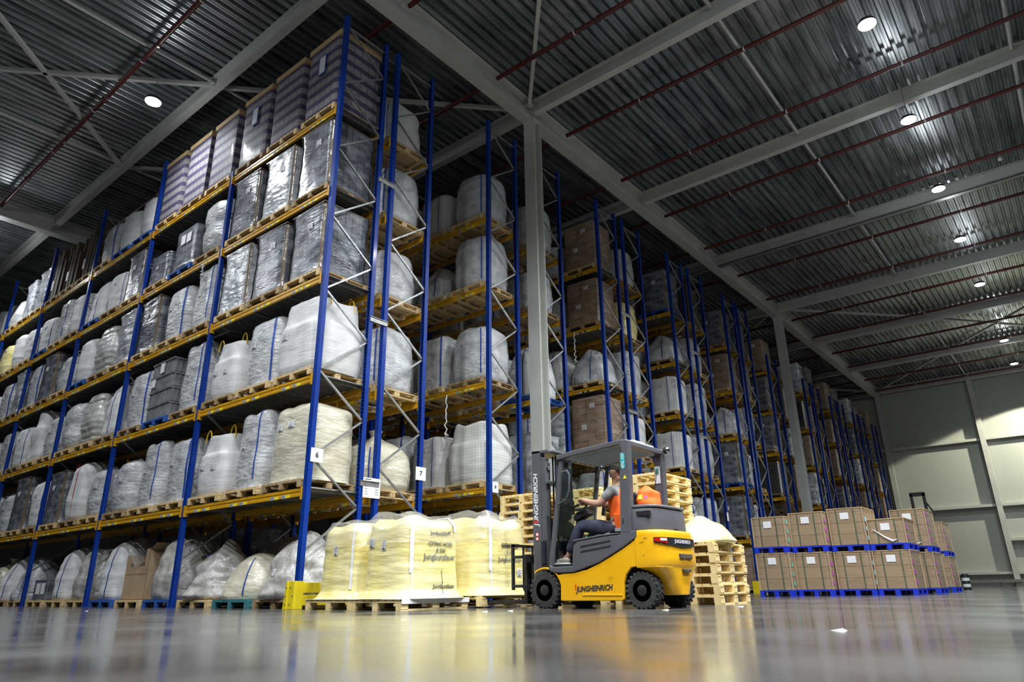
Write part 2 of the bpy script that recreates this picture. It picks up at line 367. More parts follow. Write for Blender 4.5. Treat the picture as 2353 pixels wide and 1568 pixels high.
# light tie rods along y and diagonal wind bracing
for x in (-11.4, -5.6, 5.85, 11.3):
    mb = MB(); prev = -12.6
    for y in BEAM_Y+[47]: mb.tube([(x, prev+.1, 13.3), (x, y-.1, 13.3)], .045, 'frame_grey'); prev = y
    trim(mb, tn); tn += 1
for (a, b) in (((-5.6, -.2), (-11.4, -6.4)), ((-5.6, -6.4), (-11.4, -.2)), ((-5.6, -.1), (.2, 6.1)), ((.4, 6.0), (5.8, -.1)), ((-11.4, -.1), (-5.7, 6.1)),
               ((.4, 26.1), (5.8, 32.2)), ((5.9, 32.4), (11.3, 39.2)), ((5.9, 39.2), (11.3, 32.4)), ((.4, 46.4), (5.8, 39.4)), ((-5.6, 39.3), (.2, 46.3)), ((-5.7, 32.2), (.2, 26.1))):
    mb = MB(); mb.bar((a[0], a[1], 13.22), (b[0], b[1], 13.22), .1, .1, 'frame_grey')
    for p in (a, b): mb.box(p[0]-.12, p[0]+.12, p[1]-.12, p[1]+.12, 13.2, 13.24, 'frame_grey')
    trim(mb, tn); tn += 1
# wall columns, girts, kick rail
for x in (.25, 5.9, 11.5): trim(column(x, 46.75, .3, .3, 13.0), tn); tn += 1
for z in (9.05, 4.85, 2.75, .8):
    mb = MB()
    for a, b in ((-40, .08), (.42, 5.74), (6.06, 11.34), (11.66, 17)):
        if z == 2.75 and a < 5: continue
        mb.box(a, b, 46.7, 47.0, z-.08, z+.08, 'frame_grey')
    trim(mb, tn); tn += 1
mb = MB(); mb.box(.42, 17, 46.45, 46.6, .25, .42, 'galv')
for x in range(1, 17, 2): mb.box(x-.05, x+.05, 46.6, 46.68, 0, .42, 'galv')
struct(mb.build('baseboard_back'))

# sprinkler pipes
PY = [-1.9, 1.3, 4.47, 7.7, 10.9, 14.0, 17.4, 20.8, 24.3, 27.9, 31.3, 35.0, 38.5, 42.4, 45.8]
for i, y in enumerate(PY):
    t = thing('sprinkler_pipe', 'dark red sprinkler pipe under the roof, %s from the camera' % ords[i], 'pipe', (0, y, 13.12), 0, 'sprinkler pipes under the roof')
    for a, b in ((-16.9, .1), (.5, 16.9)):
        MB().tube([(a, 0, 0), (b, 0, 0)], .06, 'pipe', 10).build('pipe_run', t)
    for x in [v for v in range(-15, 17, 6)]:
        MB().lathe([(.065, -.04), (.085, -.03), (.085, .03), (.065, .04)], (x+.7, 0, 0), 'x', 'pipe', 10).build('coupling', t)
    for x in range(-15, 17, 3):
        if abs(x-.3) < .5 or not seen(x, y, 13.1, .3, 10): continue
        q = MB(); q.tube([(x, 0, .05), (x, 0, .3)], .008, 'galv', 6); q.lathe([(.068, -.015), (.068, .015)], (x, 0, 0), 'x', 'white_plastic', 10); q.build('hanger', t)
        q = MB(); q.tube([(x+.9, 0, -.05), (x+.9, 0, -.1)], .015, 'galv', 6); q.lathe([(.03, -.12), (.03, -.115)], (x+.9, 0, 0), 'z', 'galv', 8); q.build('sprinkler_head', t)
t = thing('cable_tray', 'long pale cable tray hung under the fourth roof beam', 'cable tray', (0, 18.75, 12.8))
q = MB(); q.box(-3.5, 16.5, -.12, .12, 0, .02, 'galv'); q.box(-3.5, 16.5, -.12, -.10, 0, .08, 'galv'); q.box(-3.5, 16.5, .10, .12, 0, .08, 'galv'); q.build('tray', t)
for x in (1.5, 4.5, 7.5, 10.5, 13.5): MB().box(x-.01, x+.01, .10, .14, .0, .17, 'galv').build('hanger', t)

# lamps
def mk_lamp():
    t = thing('high_bay_lamp', '', 'lamp')
    MB().lathe([(.03, 0), (.17, -.01), (.2, -.06), (.2, -.1)], (0, 0, 0), 'z', 'fk_dark', 20).build('housing', t)
    MB().lathe([(.185, -.102), (.185, -.12)], (0, 0, 0), 'z', 'lamp_on', 20).build('lens', t)
    q = MB(); q.tube([(-.12, 0, -.02), (-.1, 0, .12), (0, 0, .16), (.1, 0, .12), (.12, 0, -.02)], .008, 'galv', 6); q.tube([(0, 0, .16), (0, 0, 1.08)], .006, 'galv', 6); q.build('hook', t)
    return t
LAMPS = [(8.73, 7.8), (8.73, 12.25), (8.73, 16.8), (8.73, 21.3), (8.73, 26.6), (8.73, 36.0), (8.73, 41.3), (-6.2, -1.4), (8.73, 3.3), (8.73, -1.4), (2.5, -3.6), (-2.5, -5.2), (-18.5, -1.6), (-12.2, -5.5), (8.73, -7.5), (4.5, -9), (14.5, -4), (14.5, 4), (14.5, 14), (14.5, 24), (14.5, 36)]
seen_l = ['largest at top right', 'second largest on the right', 'third down, above the cable tray', 'fourth down on the right', 'fifth down on the right', 'sixth down, near the far wall', 'smallest, beside the far wall', 'above the left end of the nearest rack']
for i, (x, y) in enumerate(LAMPS):
    lz = 12.35
    if i < 8: inst('lamp', mk_lamp, (x, y, lz), 0, 'lit round high bay lamp, '+seen_l[i], 'lamp', 'high bay lamps under the roof')
    ld = bpy.data.lights.new('bay_light', 'AREA'); ld.shape = 'DISK'; ld.size = .36; ld.energy = LAMP_W*{0: 1.0, 1: .9, 2: .7, 7: .25, 8: 1.25, 9: 1.25, 10: .55, 11: .5, 12: .3, 13: .6, 14: 1.5, 15: 1.3, 16: 2.3, 17: 1.9, 18: 1.0}.get(i, .35); ld.spread = radians(145); ld.color = (.93, .97, 1)
    lo = bpy.data.objects.new('bay_light', ld); C.objects.link(lo); lo.location = (x, y, lz-.14)
    pd = bpy.data.lights.new('roof_fill', 'POINT'); pd.energy = LAMP_W*.085; pd.shadow_soft_size = .2; pd.color = (.93, .97, 1)  # added point light, brightens the roof deck around each lamp
    po = bpy.data.objects.new('roof_fill', pd); C.objects.link(po); po.location = (x, y, lz-.3)
# wall flood light from the right, grazing the far wall
sd = bpy.data.lights.new('wall_flood', 'SPOT'); sd.energy = 9000; sd.spot_size = radians(64); sd.spot_blend = .12; sd.color = (1, .97, .75); sd.shadow_soft_size = .1
so = bpy.data.objects.new('wall_flood', sd); C.objects.link(so); so.location = (12.2, 43.6, 12.9)
so.rotation_euler = (Vector((5.2, 47.0, 3.0))-Vector((12.2, 43.6, 12.9))).to_track_quat('-Z', 'Y').to_euler()
t = thing('smoke_detector', 'small white round detector hung under the roof at right', 'detector', (10.5, 18.0, 13.2))
MB().lathe([(.03, .1), (.07, .05), (.07, 0), (.04, -.03)], (0, 0, 0), 'z', 'white_plastic', 14).build('sensor_head', t); MB().tube([(0, 0, .1), (0, 0, .25)], .01, 'white_plastic', 6).build('stem', t)

# ---------------------------------------------------------------- racks
P = 4.172
CULL = set('''A611b A621b A631b A63d A640b A641b B120b B121b B130b B131b B140b B141b B220b B221b B230b B231b B240b B241b C210b C211b C220b C221b C230b C231b E120b E140b E141b E14d E210b E211b E21d E230b E231b E23d E240b E241b E24d F100b F101b F110b F111b F130b F131b F140b F141b G100b G101b G10d G120b G121b G12d G140b G141b G14d H100b H101b H110b H111b H120b H121b H130b H131b H140b H141b I100b I101b I110b I111b I130b I131b I140b I141b K100b K101b K110b K111b K120b K121b K130b K131b K140b K141b M001b N000b N001b O000b O001b P000b P001b Q000b Q001b R000b R001b S000b S001b A532p A532l A521p A521l A402p A402l B032p B032l B042p B042l B130p B130l B131p B131l B132p B132l B140p B140l B141p B141l B142p B142l B150p B150l B151p B151l B152p B152l B201p B201l C002p C002l C102p C102l C111p C111l C112p C112l C131p C131l C132p C132l C141p C141l C142p C142l C200p C200l C201p C201l C202p C202l C210p C210l C211p C211l C212p C212l C220p C220l C221p C221l C222p C222l C230p C230l C231p C231l C232p C232l C240p C240l C241p C241l C242p C242l D002p D002l D100p D100l D101p D101l D141p D141l E000p E000l E001p E001l E002p E002l E032p E032l E100p E100l E101p E101l E102p E102l E122p E122l E130p E130l E131p E131l E132p E132l E141p E141l E142p E142l E150p E150l E151p E151l E152p E152l E200p E200l E201p E201l E202p E202l E220p E220l E221p E221l E222p E222l E230p E230l E240p E240l E241p E241l E242p E242l E250p E250l E251p E251l E252p E252l F000p F000l F001p F001l F002p F002l F011p F011l F012p F012l F031p F031l F032p F032l F100p F100l F101p F101l F110p F110l F111p F111l F120p F120l F121p F121l F140p F140l F141p F141l F150p F150l F151p F151l G001p G001l G002p G002l G012p G012l G052p G052l G100p G100l G101p G101l G110p G110l G111p G111l G121p G121l G130p G130l G131p G131l G141p G141l G150p G150l G151p G151l H001p H001l H002p H002l H012p H012l H022p H022l H042p H042l H052p H052l H100p H100l H101p H101l H110p H110l H111p H111l H120p H120l H121p H121l H130p H130l H131p H131l H140p H140l H141p H141l H150p H150l H151p H151l I002p I002l I012p I012l I042p I042l I100p I100l I101p I101l I110p I110l I111p I111l I120p I120l I121p I121l I131p I131l I140p I140l I141p I141l I150p I150l I151p I151l J000p J000l J011p J011l J012p J012l J032p J032l J042p J042l K000p K000l K001p K001l K011p K011l L000p L000l L001p L001l L011p L011l L021p L021l L041p L041l L051p L051l M000p M000l M001p M001l M010p M010l M011p M011l N000p N000l N001p N001l N010p N010l N011p N011l N021p N021l N031p N031l N041p N041l O000p O000l O001p O001l O010p O010l O011p O011l O021p O021l O031p O031l O041p O041l O051p O051l P000p P000l P001p P001l P010p P010l P011p P011l P021p P021l P031p P031l P041p P041l P051p P051l Q000p Q000l Q001p Q001l Q010p Q010l Q011p Q011l Q021p Q021l Q041p Q041l R000p R000l R001p R001l R010p R010l R011p R011l R021p R021l R031p R031l R041p R041l S000p S000l S001p S001l S010p S010l S011p S011l S021p S021l S031p S031l S041p S041l S051p S051l'''.split())   # places the photo shows nothing of
SLOTS = {}
LV = [1.852, 3.865, 5.839, 7.746, 9.689]
LVC = [2.33, 4.77, 7.23, 9.14]
ROWS = [('A', 0, 12.12), ('B', 1.47, 12.12), ('C', 4.68, 12.12), ('D', 6.72, 12.12), ('E', 9.95, 12.12), ('F', 11.55, 12.12), ('G', 14.86, 12.12), ('H', 16.6, 12.12),
        ('I', 19.95, 12.12), ('J', 21.45, 12.12), ('K', 24.65, 10.55), ('L', 26.85, 10.55), ('M', 29.9, 10.55), ('N', 31.4, 10.55), ('O', 34.7, 10.55), ('P', 36.25, 10.55), ('Q', 39.6, 10.55), ('R', 41.1, 10.55), ('S', 44.4, 10.55)]
RN = {r[0]: ords[i] for i, r in enumerate(ROWS)}
NB = dict(A=7, B=3, C=3, D=2, E=3, F=2, G=2, H=2, I=2, J=1, K=2, L=1, M=1, N=1, O=1, P=1, Q=1, R=1, S=1)
BAYN = ['end bay', 'second bay', 'third bay', 'fourth bay', 'fifth bay', 'sixth bay', 'seventh bay']
LEVN = ['floor level', 'first level', 'second level', 'third level', 'fourth level', 'top level']
SLN = ['right', 'middle', 'left']
def rowname(r): return 'nearest rack' if r == 'A' else RN[r]+' rack'
def levname(r, l):
    n = 4 if r in 'CD' else 5
    return LEVN[5] if l == n else LEVN[l]
D1 = 1.1
def post_poly(s):     # channel section, open side towards s in y
    a = .052
    return [(-a, -.045*s), (a, -.045*s), (a, .045*s), (a-.022, .045*s), (a-.022, .01*s), (a-.012, -.035*s+.0), (-a+.012, -.035*s), (-a+.022, .01*s), (-a+.022, .045*s), (-a, .045*s)]
def mk_frame(H, z0):
    t = thing('pallet_rack_upright', '', 'rack frame')
    for y, s in ((0, 1), (D1, -1)):
        q = MB(); q.prism(post_poly(s), .01, H, 'blue', 'z'); q.build('post', t, (0, y, 0))
        q = MB(); q.box(-.09, .09, -.08, .08, 0, .012, 'blue'); q.build('base_plate', t, (0, y, 0))
    z = .87; side = 0
    MB().bar((0, .04, .35), (0, D1-.04, .35), .04, .03, 'galv').build('brace', t)
    zz = [.08+.79*i for i in range(1, 40)]
    for i in range(len(zz)-1):
        if zz[i+1] > H-.1: break
        a = .045 if i % 2 == 0 else D1-.045; b = D1-.045 if i % 2 == 0 else .045
        MB().bar((0, a, zz[i]+.02), (0, b, zz[i+1]-.02), .035, .035, 'galv').build('brace', t)
    MB().bar((0, .045, H-.25), (0, D1-.045, H-.25), .035, .035, 'galv').build('brace', t)
    return t
def mk_beam(L_):
    def f():
        t = thing('pallet_beam', '', 'beam')
        q = MB(); q.prism([(-.03, -.065), (.02, -.065), (.02, .03), (.0, .03), (.0, .065), (-.03, .065), (-.03, .02), (-.018, .012), (-.018, -.012), (-.03, -.02)], -L_+.055, -.055, 'orange', 'x'); q.build('beam_rail', t)
        for x in (-.052, -L_+.052):
            s = 1 if x > -1 else -1
            q = MB(); q.box(x-.045 if s > 0 else x+.0, x+.0 if s > 0 else x+.045, -.062, -.048, -.13, .09, 'orange'); q.box(x-.045*s, x-.035*s, -.062, .03, -.13, .09, 'orange'); q.build('connector', t)
        return t
    return f
def mk_label2():
    q = MB(); q.box(-.12, -.005, -.004, 0, -.026, .026, 'lab_white'); q.box(.005, .12, -.004, 0, -.026, .026, 'lab_yellow')
    for k in range(5): q.box(-.105+k*.018, -.097+k*.018, -.005, -.003, -.018, .018, 'ink')
    return q.mesh('location_label')
LABME = mk_label2()
def mk_deck(n=24):
    def f():
        t = thing('shelf_deck', '', 'shelf')
        q = MB(); w = P-.16; k = 34
        vs = []
        for i in range(k+1):
            x = -w+i*w/k
            for dx, z in ((0, 0), (w/k*.45, 0), (w/k*.5, -.022), (w/k*.95, -.022)):
                vs += [(x+dx, .02, z), (x+dx, 1.08, z)]
        m = len(vs)//2; q.add(vs, [(2*i, 2*i+1, 2*i+3, 2*i+2) for i in range(m-2)], 'deck_steel')
        q.build('deck_panel', t)
        for x in (-w+.05, -w*.66, -w*.33, -.05): MB().box(x-.02, x+.02, .02, 1.08, -.06, -.026, 'galv').build('cross_bar', t)
        return t
    return f

def posx(k): return -k*P
for (r, y, H) in ROWS:
    for k in range(NB[r]+1):
        if not any(seen(posx(k), y+d, z, .2, 20) for d in (0, D1) for z in (.5, 3, 6, 9, H)): continue
        h = H
        key = 'fr%.1f' % h
        if r == 'A' and k == 1: h = 9.95; key = 'frshort'
        lab = 'blue upright frame at the %s of the %s' % ('open aisle end' if k == 0 else ('first joint', 'second joint', 'third joint', 'fourth joint', 'fifth joint', 'sixth joint', 'seventh joint')[k-1]+' in from the end', rowname(r))
        inst(key, lambda: mk_frame(h, 0), (posx(k), y, 0), 0, lab, 'rack frame', 'blue upright frames of the racks')
    lv = LVC if r in 'CD' else LV
    for k in range(NB[r]):
        xm = posx(k)-P/2
        for li, z in enumerate(lv):
            if z > H-.3: continue
            for back in (0, 1):
                bk = '%s%d%d%db' % (r, k, li, back)
                if bk in CULL or not seen(xm, y+back*D1, z, P/2, 0): continue
                lab = '%s orange beam, %s, %s of the %s' % ('rear' if back else 'front', levname(r, li+1), BAYN[k], rowname(r))
                b = inst('beam', mk_beam(P), (posx(k)-(P if back else 0), y+back*D1, z), pi if back else 0, lab, 'beam', 'orange beams of the racks'); SLOTS[b.name] = bk
                if not back and r in 'ABCDEFGHI' and not (r == 'B'):
                    for s in range(3):
                        for dx in ((-.17, .17) if li < 2 and r == 'A' else (0,)):
                            o = bpy.data.objects.new('location_label', LABME); C.objects.link(o); o.parent = b
                            o.location = (-.055-(P-.11)*(s+.5)/3+dx, -.031, -.04 if False else 0.041 if False else -.043)
            if r in 'AEG' and '%s%d%dd' % (r, k, li) not in CULL and seen(xm, y+.5, z, P/2, 0):
                SLOTS[inst('deck', mk_deck(), (posx(k)-.08, y, z+.088), 0, 'grooved steel shelf deck, %s, %s of the %s' % (levname(r, li+1), BAYN[k], rowname(r)), 'shelf', 'steel shelf decks').name] = '%s%d%dd' % (r, k, li)
# flue ties between back to back frames
for (ya, yb, rn) in ((D1, 1.47, 'first pair'), (11.05, 11.55, 'third pair'), (15.96, 16.6, 'fourth pair')):
    for z, zn in ((1.2+3.2*j, n) for j, n in enumerate(('lowest', 'second', 'upper'))):
        t = thing('row_spacer', '%s grey row spacer between the frames of the %s of racks' % (zn, rn), 'spacer', (0.06, 0, z+.9), 0, 'row spacers')
        q = MB(); q.box(-.004, .012, ya-.03, yb+.03, -.05, .05, 'galv'); q.build('spacer_plate', t)
        q = MB(); q.box(.012, .03, ya-.03, yb+.03, .04, .05, 'galv'); q.build('spacer_lip', t)

# ---------------------------------------------------------------- pallets
def mk_pallet(mat, w=1.2, d=1.2, h=.144, parts=True, boards=7, along='y'):
    def f():
        t = thing('pallet', '', 'pallet')
        q = MB(); bw = w/boards
        rnd = random.Random(boards)
        for i in range(boards):                       # top boards run along y, spread over x
            x0 = -w/2+i*bw+.008; q.box(x0, x0+bw-.035, -d/2, d/2, h-.022, h, mat)
        for y0 in (-d/2, -.05, d/2-.1): q.box(-w/2, w/2, y0, y0+.1, h-.044, h-.022, mat)
        q.build('top_deck', t)
        for x in (-w/2+.06, 0, w/2-.06):
            sk = MB()
            if not parts: sk.box(x-.05, x+.05, -d/2, d/2, 0, .022, mat)
            for y0 in (-d/2, -.065, d/2-.13):
                if parts: MB().box(x-.055, x+.055, y0, y0+.13, .022, h-.044, mat).build('block', t)
                else: sk.box(x-.055, x+.055, y0, y0+.13, .022, h-.044, mat)
            if parts: sk.box(x-.05, x+.05, -d/2, d/2, 0, .022, mat)
            sk.build('skid_board', t)
        return t
    return f
PAL = dict(wood=('wooden', 'wood'), old=('weathered wooden', 'wood_old'), blue=('blue painted', 'wood_blue'), teal=('teal painted', 'wood_teal'), yel=('pale wooden', 'wood_yellow'))
def pallet(kind, loc, where, near=True, rz=0, group='pallets in the racks', w=1.2, d=1.2, boards=9):
    return inst('pal_%s_%d_%s_%s' % (kind, near, w, d), mk_pallet(PAL[kind][1], w, d, parts=near, boards=boards), loc, rz, '%s pallet, %s' % (PAL[kind][0], where), 'pallet', group)

# ---------------------------------------------------------------- soft and wrapped loads
PROF = dict(
    full=[(0, .93, 0), (.06, 1.0, .05), (.3, 1.05, .3), (.55, 1.04, .6), (.72, 1.0, .8), (.82, .93, .9), (.9, .75, .96), (.96, .4, .99), (1, 0, 1.0)],
    hood=[(0, .98, 0), (.05, .96, .04), (.25, .98, .3), (.5, .99, .6), (.7, .98, .8), (.8, .94, .88), (.88, .8, .93), (.95, .45, .92), (1, 0, .90)],
    flare=[(0, 1.16, 0), (.04, 1.08, .03), (.1, 1.0, .1), (.4, .97, .4), (.62, .96, .7), (.76, .92, .84), (.86, .8, .93), (.94, .5, .96), (1, 0, .94)],
    knot=[(0, .93, 0), (.08, 1.02, .08), (.35, 1.07, .32), (.6, 1.02, .55), (.72, .9, .66), (.8, .62, .75), (.86, .28, .82), (.9, .14, .87), (.94, .18, .93), (.98, .24, .99), (1, 0, 1.0)],
    cone=[(0, .98, 0), (.08, 1.04, .06), (.35, 1.02, .38), (.6, .92, .66), (.75, .80, .82), (.87, .6, .92), (.95, .3, .98), (1, 0, 1)],
    fold=[(0, .95, 0), (.08, 1.0, .08), (.4, 1.03, .42), (.6, 1.01, .66), (.66, .93, .70), (.72, .90, .78), (.79, .87, .92), (.84, .85, 1.0), (.88, .80, .97), (.93, .5, .86), (1, 0, .82)],
    box=[(0, 1.05, 0), (.03, 1.045, .015), (.10, 1.0, .10), (.3, .995, .35), (.6, .99, .7), (.82, 1.0, .94), (.86, 1.025, .985), (.89, 1.01, 1.0), (.93, .6, 1.0), (1, 0, 1.0)],
    square=[(0, 1.0, 0), (.05, 1.0, .02), (.3, 1.0, .35), (.6, 1.0, .7), (.86, 1.0, .985), (.89, .995, 1.0), (.93, .6, 1.0), (1, 0, 1.0)],
    heap=[(0, 1.05, 0), (.1, 1.08, .08), (.35, 1.0, .35), (.55, .85, .6), (.7, .65, .8), (.82, .45, .92), (.92, .25, .98), (1, 0, 1)])
def interp(pr, t):
    for i in range(len(pr)-1):
        if t <= pr[i+1][0]:
            a, b = pr[i], pr[i+1]; u = (t-a[0])/(b[0]-a[0]) if b[0] > a[0] else 0
            return a[1]+(b[1]-a[1])*u, a[2]+(b[2]-a[2])*u
    return pr[-1][1], pr[-1][2]
def surf(w, d, h, prof, seed, nexp=4, big=.03, crease=.012, peak=.05, lean=(0, 0), layers=0, ear=0):
    pr = PROF[prof]; off = Vector((seed*7.3, seed*3.1, seed*5.7))
    def f(th, t, out=0):
        k, zz = interp(pr, t); c, s = cos(th), sin(th)
        ne = nexp if t < .75 or prof in ('box', 'square') else nexp-(nexp-2.6)*min(1, (t-.75)/.2)
        r = (abs(c)**ne+abs(s)**ne)**(-1/ne)
        if layers: k *= 1-.055*(1-abs(sin(pi*zz*layers)))**2
        x, y = w/2*k*r*c, d/2*k*r*s
        p = Vector((x, y, zz*h))
        n1 = noise.noise(p*1.9+off); n2 = noise.noise(Vector((x*2.2, y*2.2, zz*h*11))+off*2)
        n3 = noise.noise(p*5+off)
        a = min(1, k*3)
        g = 1+(n1*big*2+n2*crease*1.6+n3*big*.5)*a/(max(w, d)/2)*.6
        x *= g; y *= g
        z = zz*h
        if t > .7: z += peak*(noise.noise(Vector((x*3, y*3, seed)))+.25)*min(1, (t-.7)*4)*(1.6-k)*h*1.2
        if ear and .6 < t < .97: z += ear*max(0, abs(sin(2*th)))**3*sin(pi*(t-.6)/.37)*(.6+.8*noise.noise(Vector((round(th/1.57), seed, 2))))
        x += lean[0]*zz*h; y += lean[1]*zz*h
        R = math.hypot(x, y) or 1
        if out: x += out*x/R; y += out*y/R; z += out*(.9 if t > .85 else 0)
        return Vector((x, y, max(z, 0.002)))
    return f
def surf_mesh(fn, nth, nt, mat, prof='full'):
    mb = MB(); vs = []; fs = []
    for i in range(nt):
        t = i/(nt)
        for j in range(nth): vs.append(fn(2*pi*(j+.5)/nth, t) if prof not in ('box', 'square') else fn(2*pi*j/nth, t))
    top = fn(0, 1.0); vs.append(top)
    for i in range(nt-1):
        for j in range(nth): fs.append((i*nth+j, i*nth+(j+1) % nth, (i+1)*nth+(j+1) % nth, (i+1)*nth+j))
    for j in range(nth): fs.append(((nt-1)*nth+j, (nt-1)*nth+(j+1) % nth, nt*nth))
    fs.append(tuple(range(nth))[::-1])
    mb.add(vs, fs, mat, True); return mb
def ribbon(fn, th, t0, t1, wid, mat, out=.012, n=22):
    mb = MB(); vs = []
    for i in range(n+1):
        t = t0+(t1-t0)*i/n; a = fn(th-wid/2, t, out); b = fn(th+wid/2, t, out); vs += [a, b]
    mb.add(vs, [(2*i, 2*i+1, 2*i+3, 2*i+2) for i in range(n)], mat, True); return mb
def patch(fn, th0, th1, t0, t1, mat, out=.008, n=6, mb=None):
    mb = mb or MB(); vs = []
    for i in range(n+1):
        for j in range(n+1): vs.append(fn(th0+(th1-th0)*j/n, t0+(t1-t0)*i/n, out))
    m = n+1
    mb.add(vs, [(i*m+j, i*m+j+1, (i+1)*m+j+1, (i+1)*m+j) for i in range(n) for j in range(n)], mat, True); return mb
FR = -pi/2   # theta of the face towards -y
def doc_label(fn, th, t, dw, dt, root, name='shipping_label', out=.012):
    mb = patch(fn, th-dw, th+dw, t-dt, t+dt, 'paper', out)
    for k in range(4):
        a = t-dt*.5+k*dt*.36; patch(fn, th-dw*.75, th+dw*(.75 if k % 2 else .3), a, a+dt*.08, 'ink_grey', out+.003, 2, mb)
    patch(fn, th-dw*.7, th+dw*.6, t-dt*.85, t-dt*.68, 'ink', out+.004, 2, mb)
    mb.build(name, root)
def loop(root, base, h, mat, tilt=0.0, r=.014, wid=.11):
    b = Vector(base); q = MB(); pts = []
    for i in range(9):
        a = pi*i/8; pts.append(b+Vector((wid*cos(a)+tilt*sin(a)*.1, tilt*sin(a)*.3, h*sin(a))))
    for dx in (0,): q.tube(pts, r, mat, 6)
    q.build('lifting_loop', root)
def bagproto(kind):
    """kind -> (maker, description)"""
    def f():
        t = thing('bulk_bag', '', 'bulk bag')
        w, d, h, prof, mat, kw, extra = BAGS[kind]
        fn = surf(w, d, h, prof, hash_(kind), **kw)
        nth, nt = extra.get('res', (40, 34))
        bname = extra.get('name', 'bag_body')
        surf_mesh(fn, nth, nt, mat, prof).build(bname, t)
        for (th, t0, t1, wd, m) in extra.get('straps', []): ribbon(fn, FR+th, t0, t1, wd, m).build('strap', t)
        for (th, tt) in extra.get('labels', []): doc_label(fn, FR+th, tt, .14, .045, t)
        for (x, y, z, hh, m) in extra.get('loops', []): loop(t, (x, y, z), hh, m)
        if extra.get('posts'):
            for sx in (-1, 1):
                for sy in (-1, 1):
                    q = MB(); a, b = sx*w/2, sy*d/2
                    vs = [fn(math.atan2(sy, sx)+u, tt, .012) for tt in [i/20*.86+.03 for i in range(21)] for u in (-.05, 0, .05)]
                    q.add(vs, [(3*i+j, 3*i+j+1, 3*i+4+j, 3*i+3+j) for i in range(20) for j in range(2)], extra['posts'], True); q.build('corner_post', t)
        if extra.get('cap'):
            q = MB(); q.box(-w/2-.01, w/2+.01, -d/2-.01, d/2+.01, h-.015, h+.012+extra['cap'][1], extra['cap'][0]); q.build('top_sheet', t)
        if extra.get('sheet'):
            q = MB(); q.box(-.13, .13, -d/2-.035, -d/2-.03, h*.55, h*.83, 'strap_blue'); q.box(-.1, .1, -d/2-.039, -d/2-.035, h*.57, h*.81, 'paper'); q.build('notice_sheet', t)
        return t
    return f
def hash_(s): return sum((i+1)*ord(c) for i, c in enumerate(s)) % 37+1
LS = lambda: None
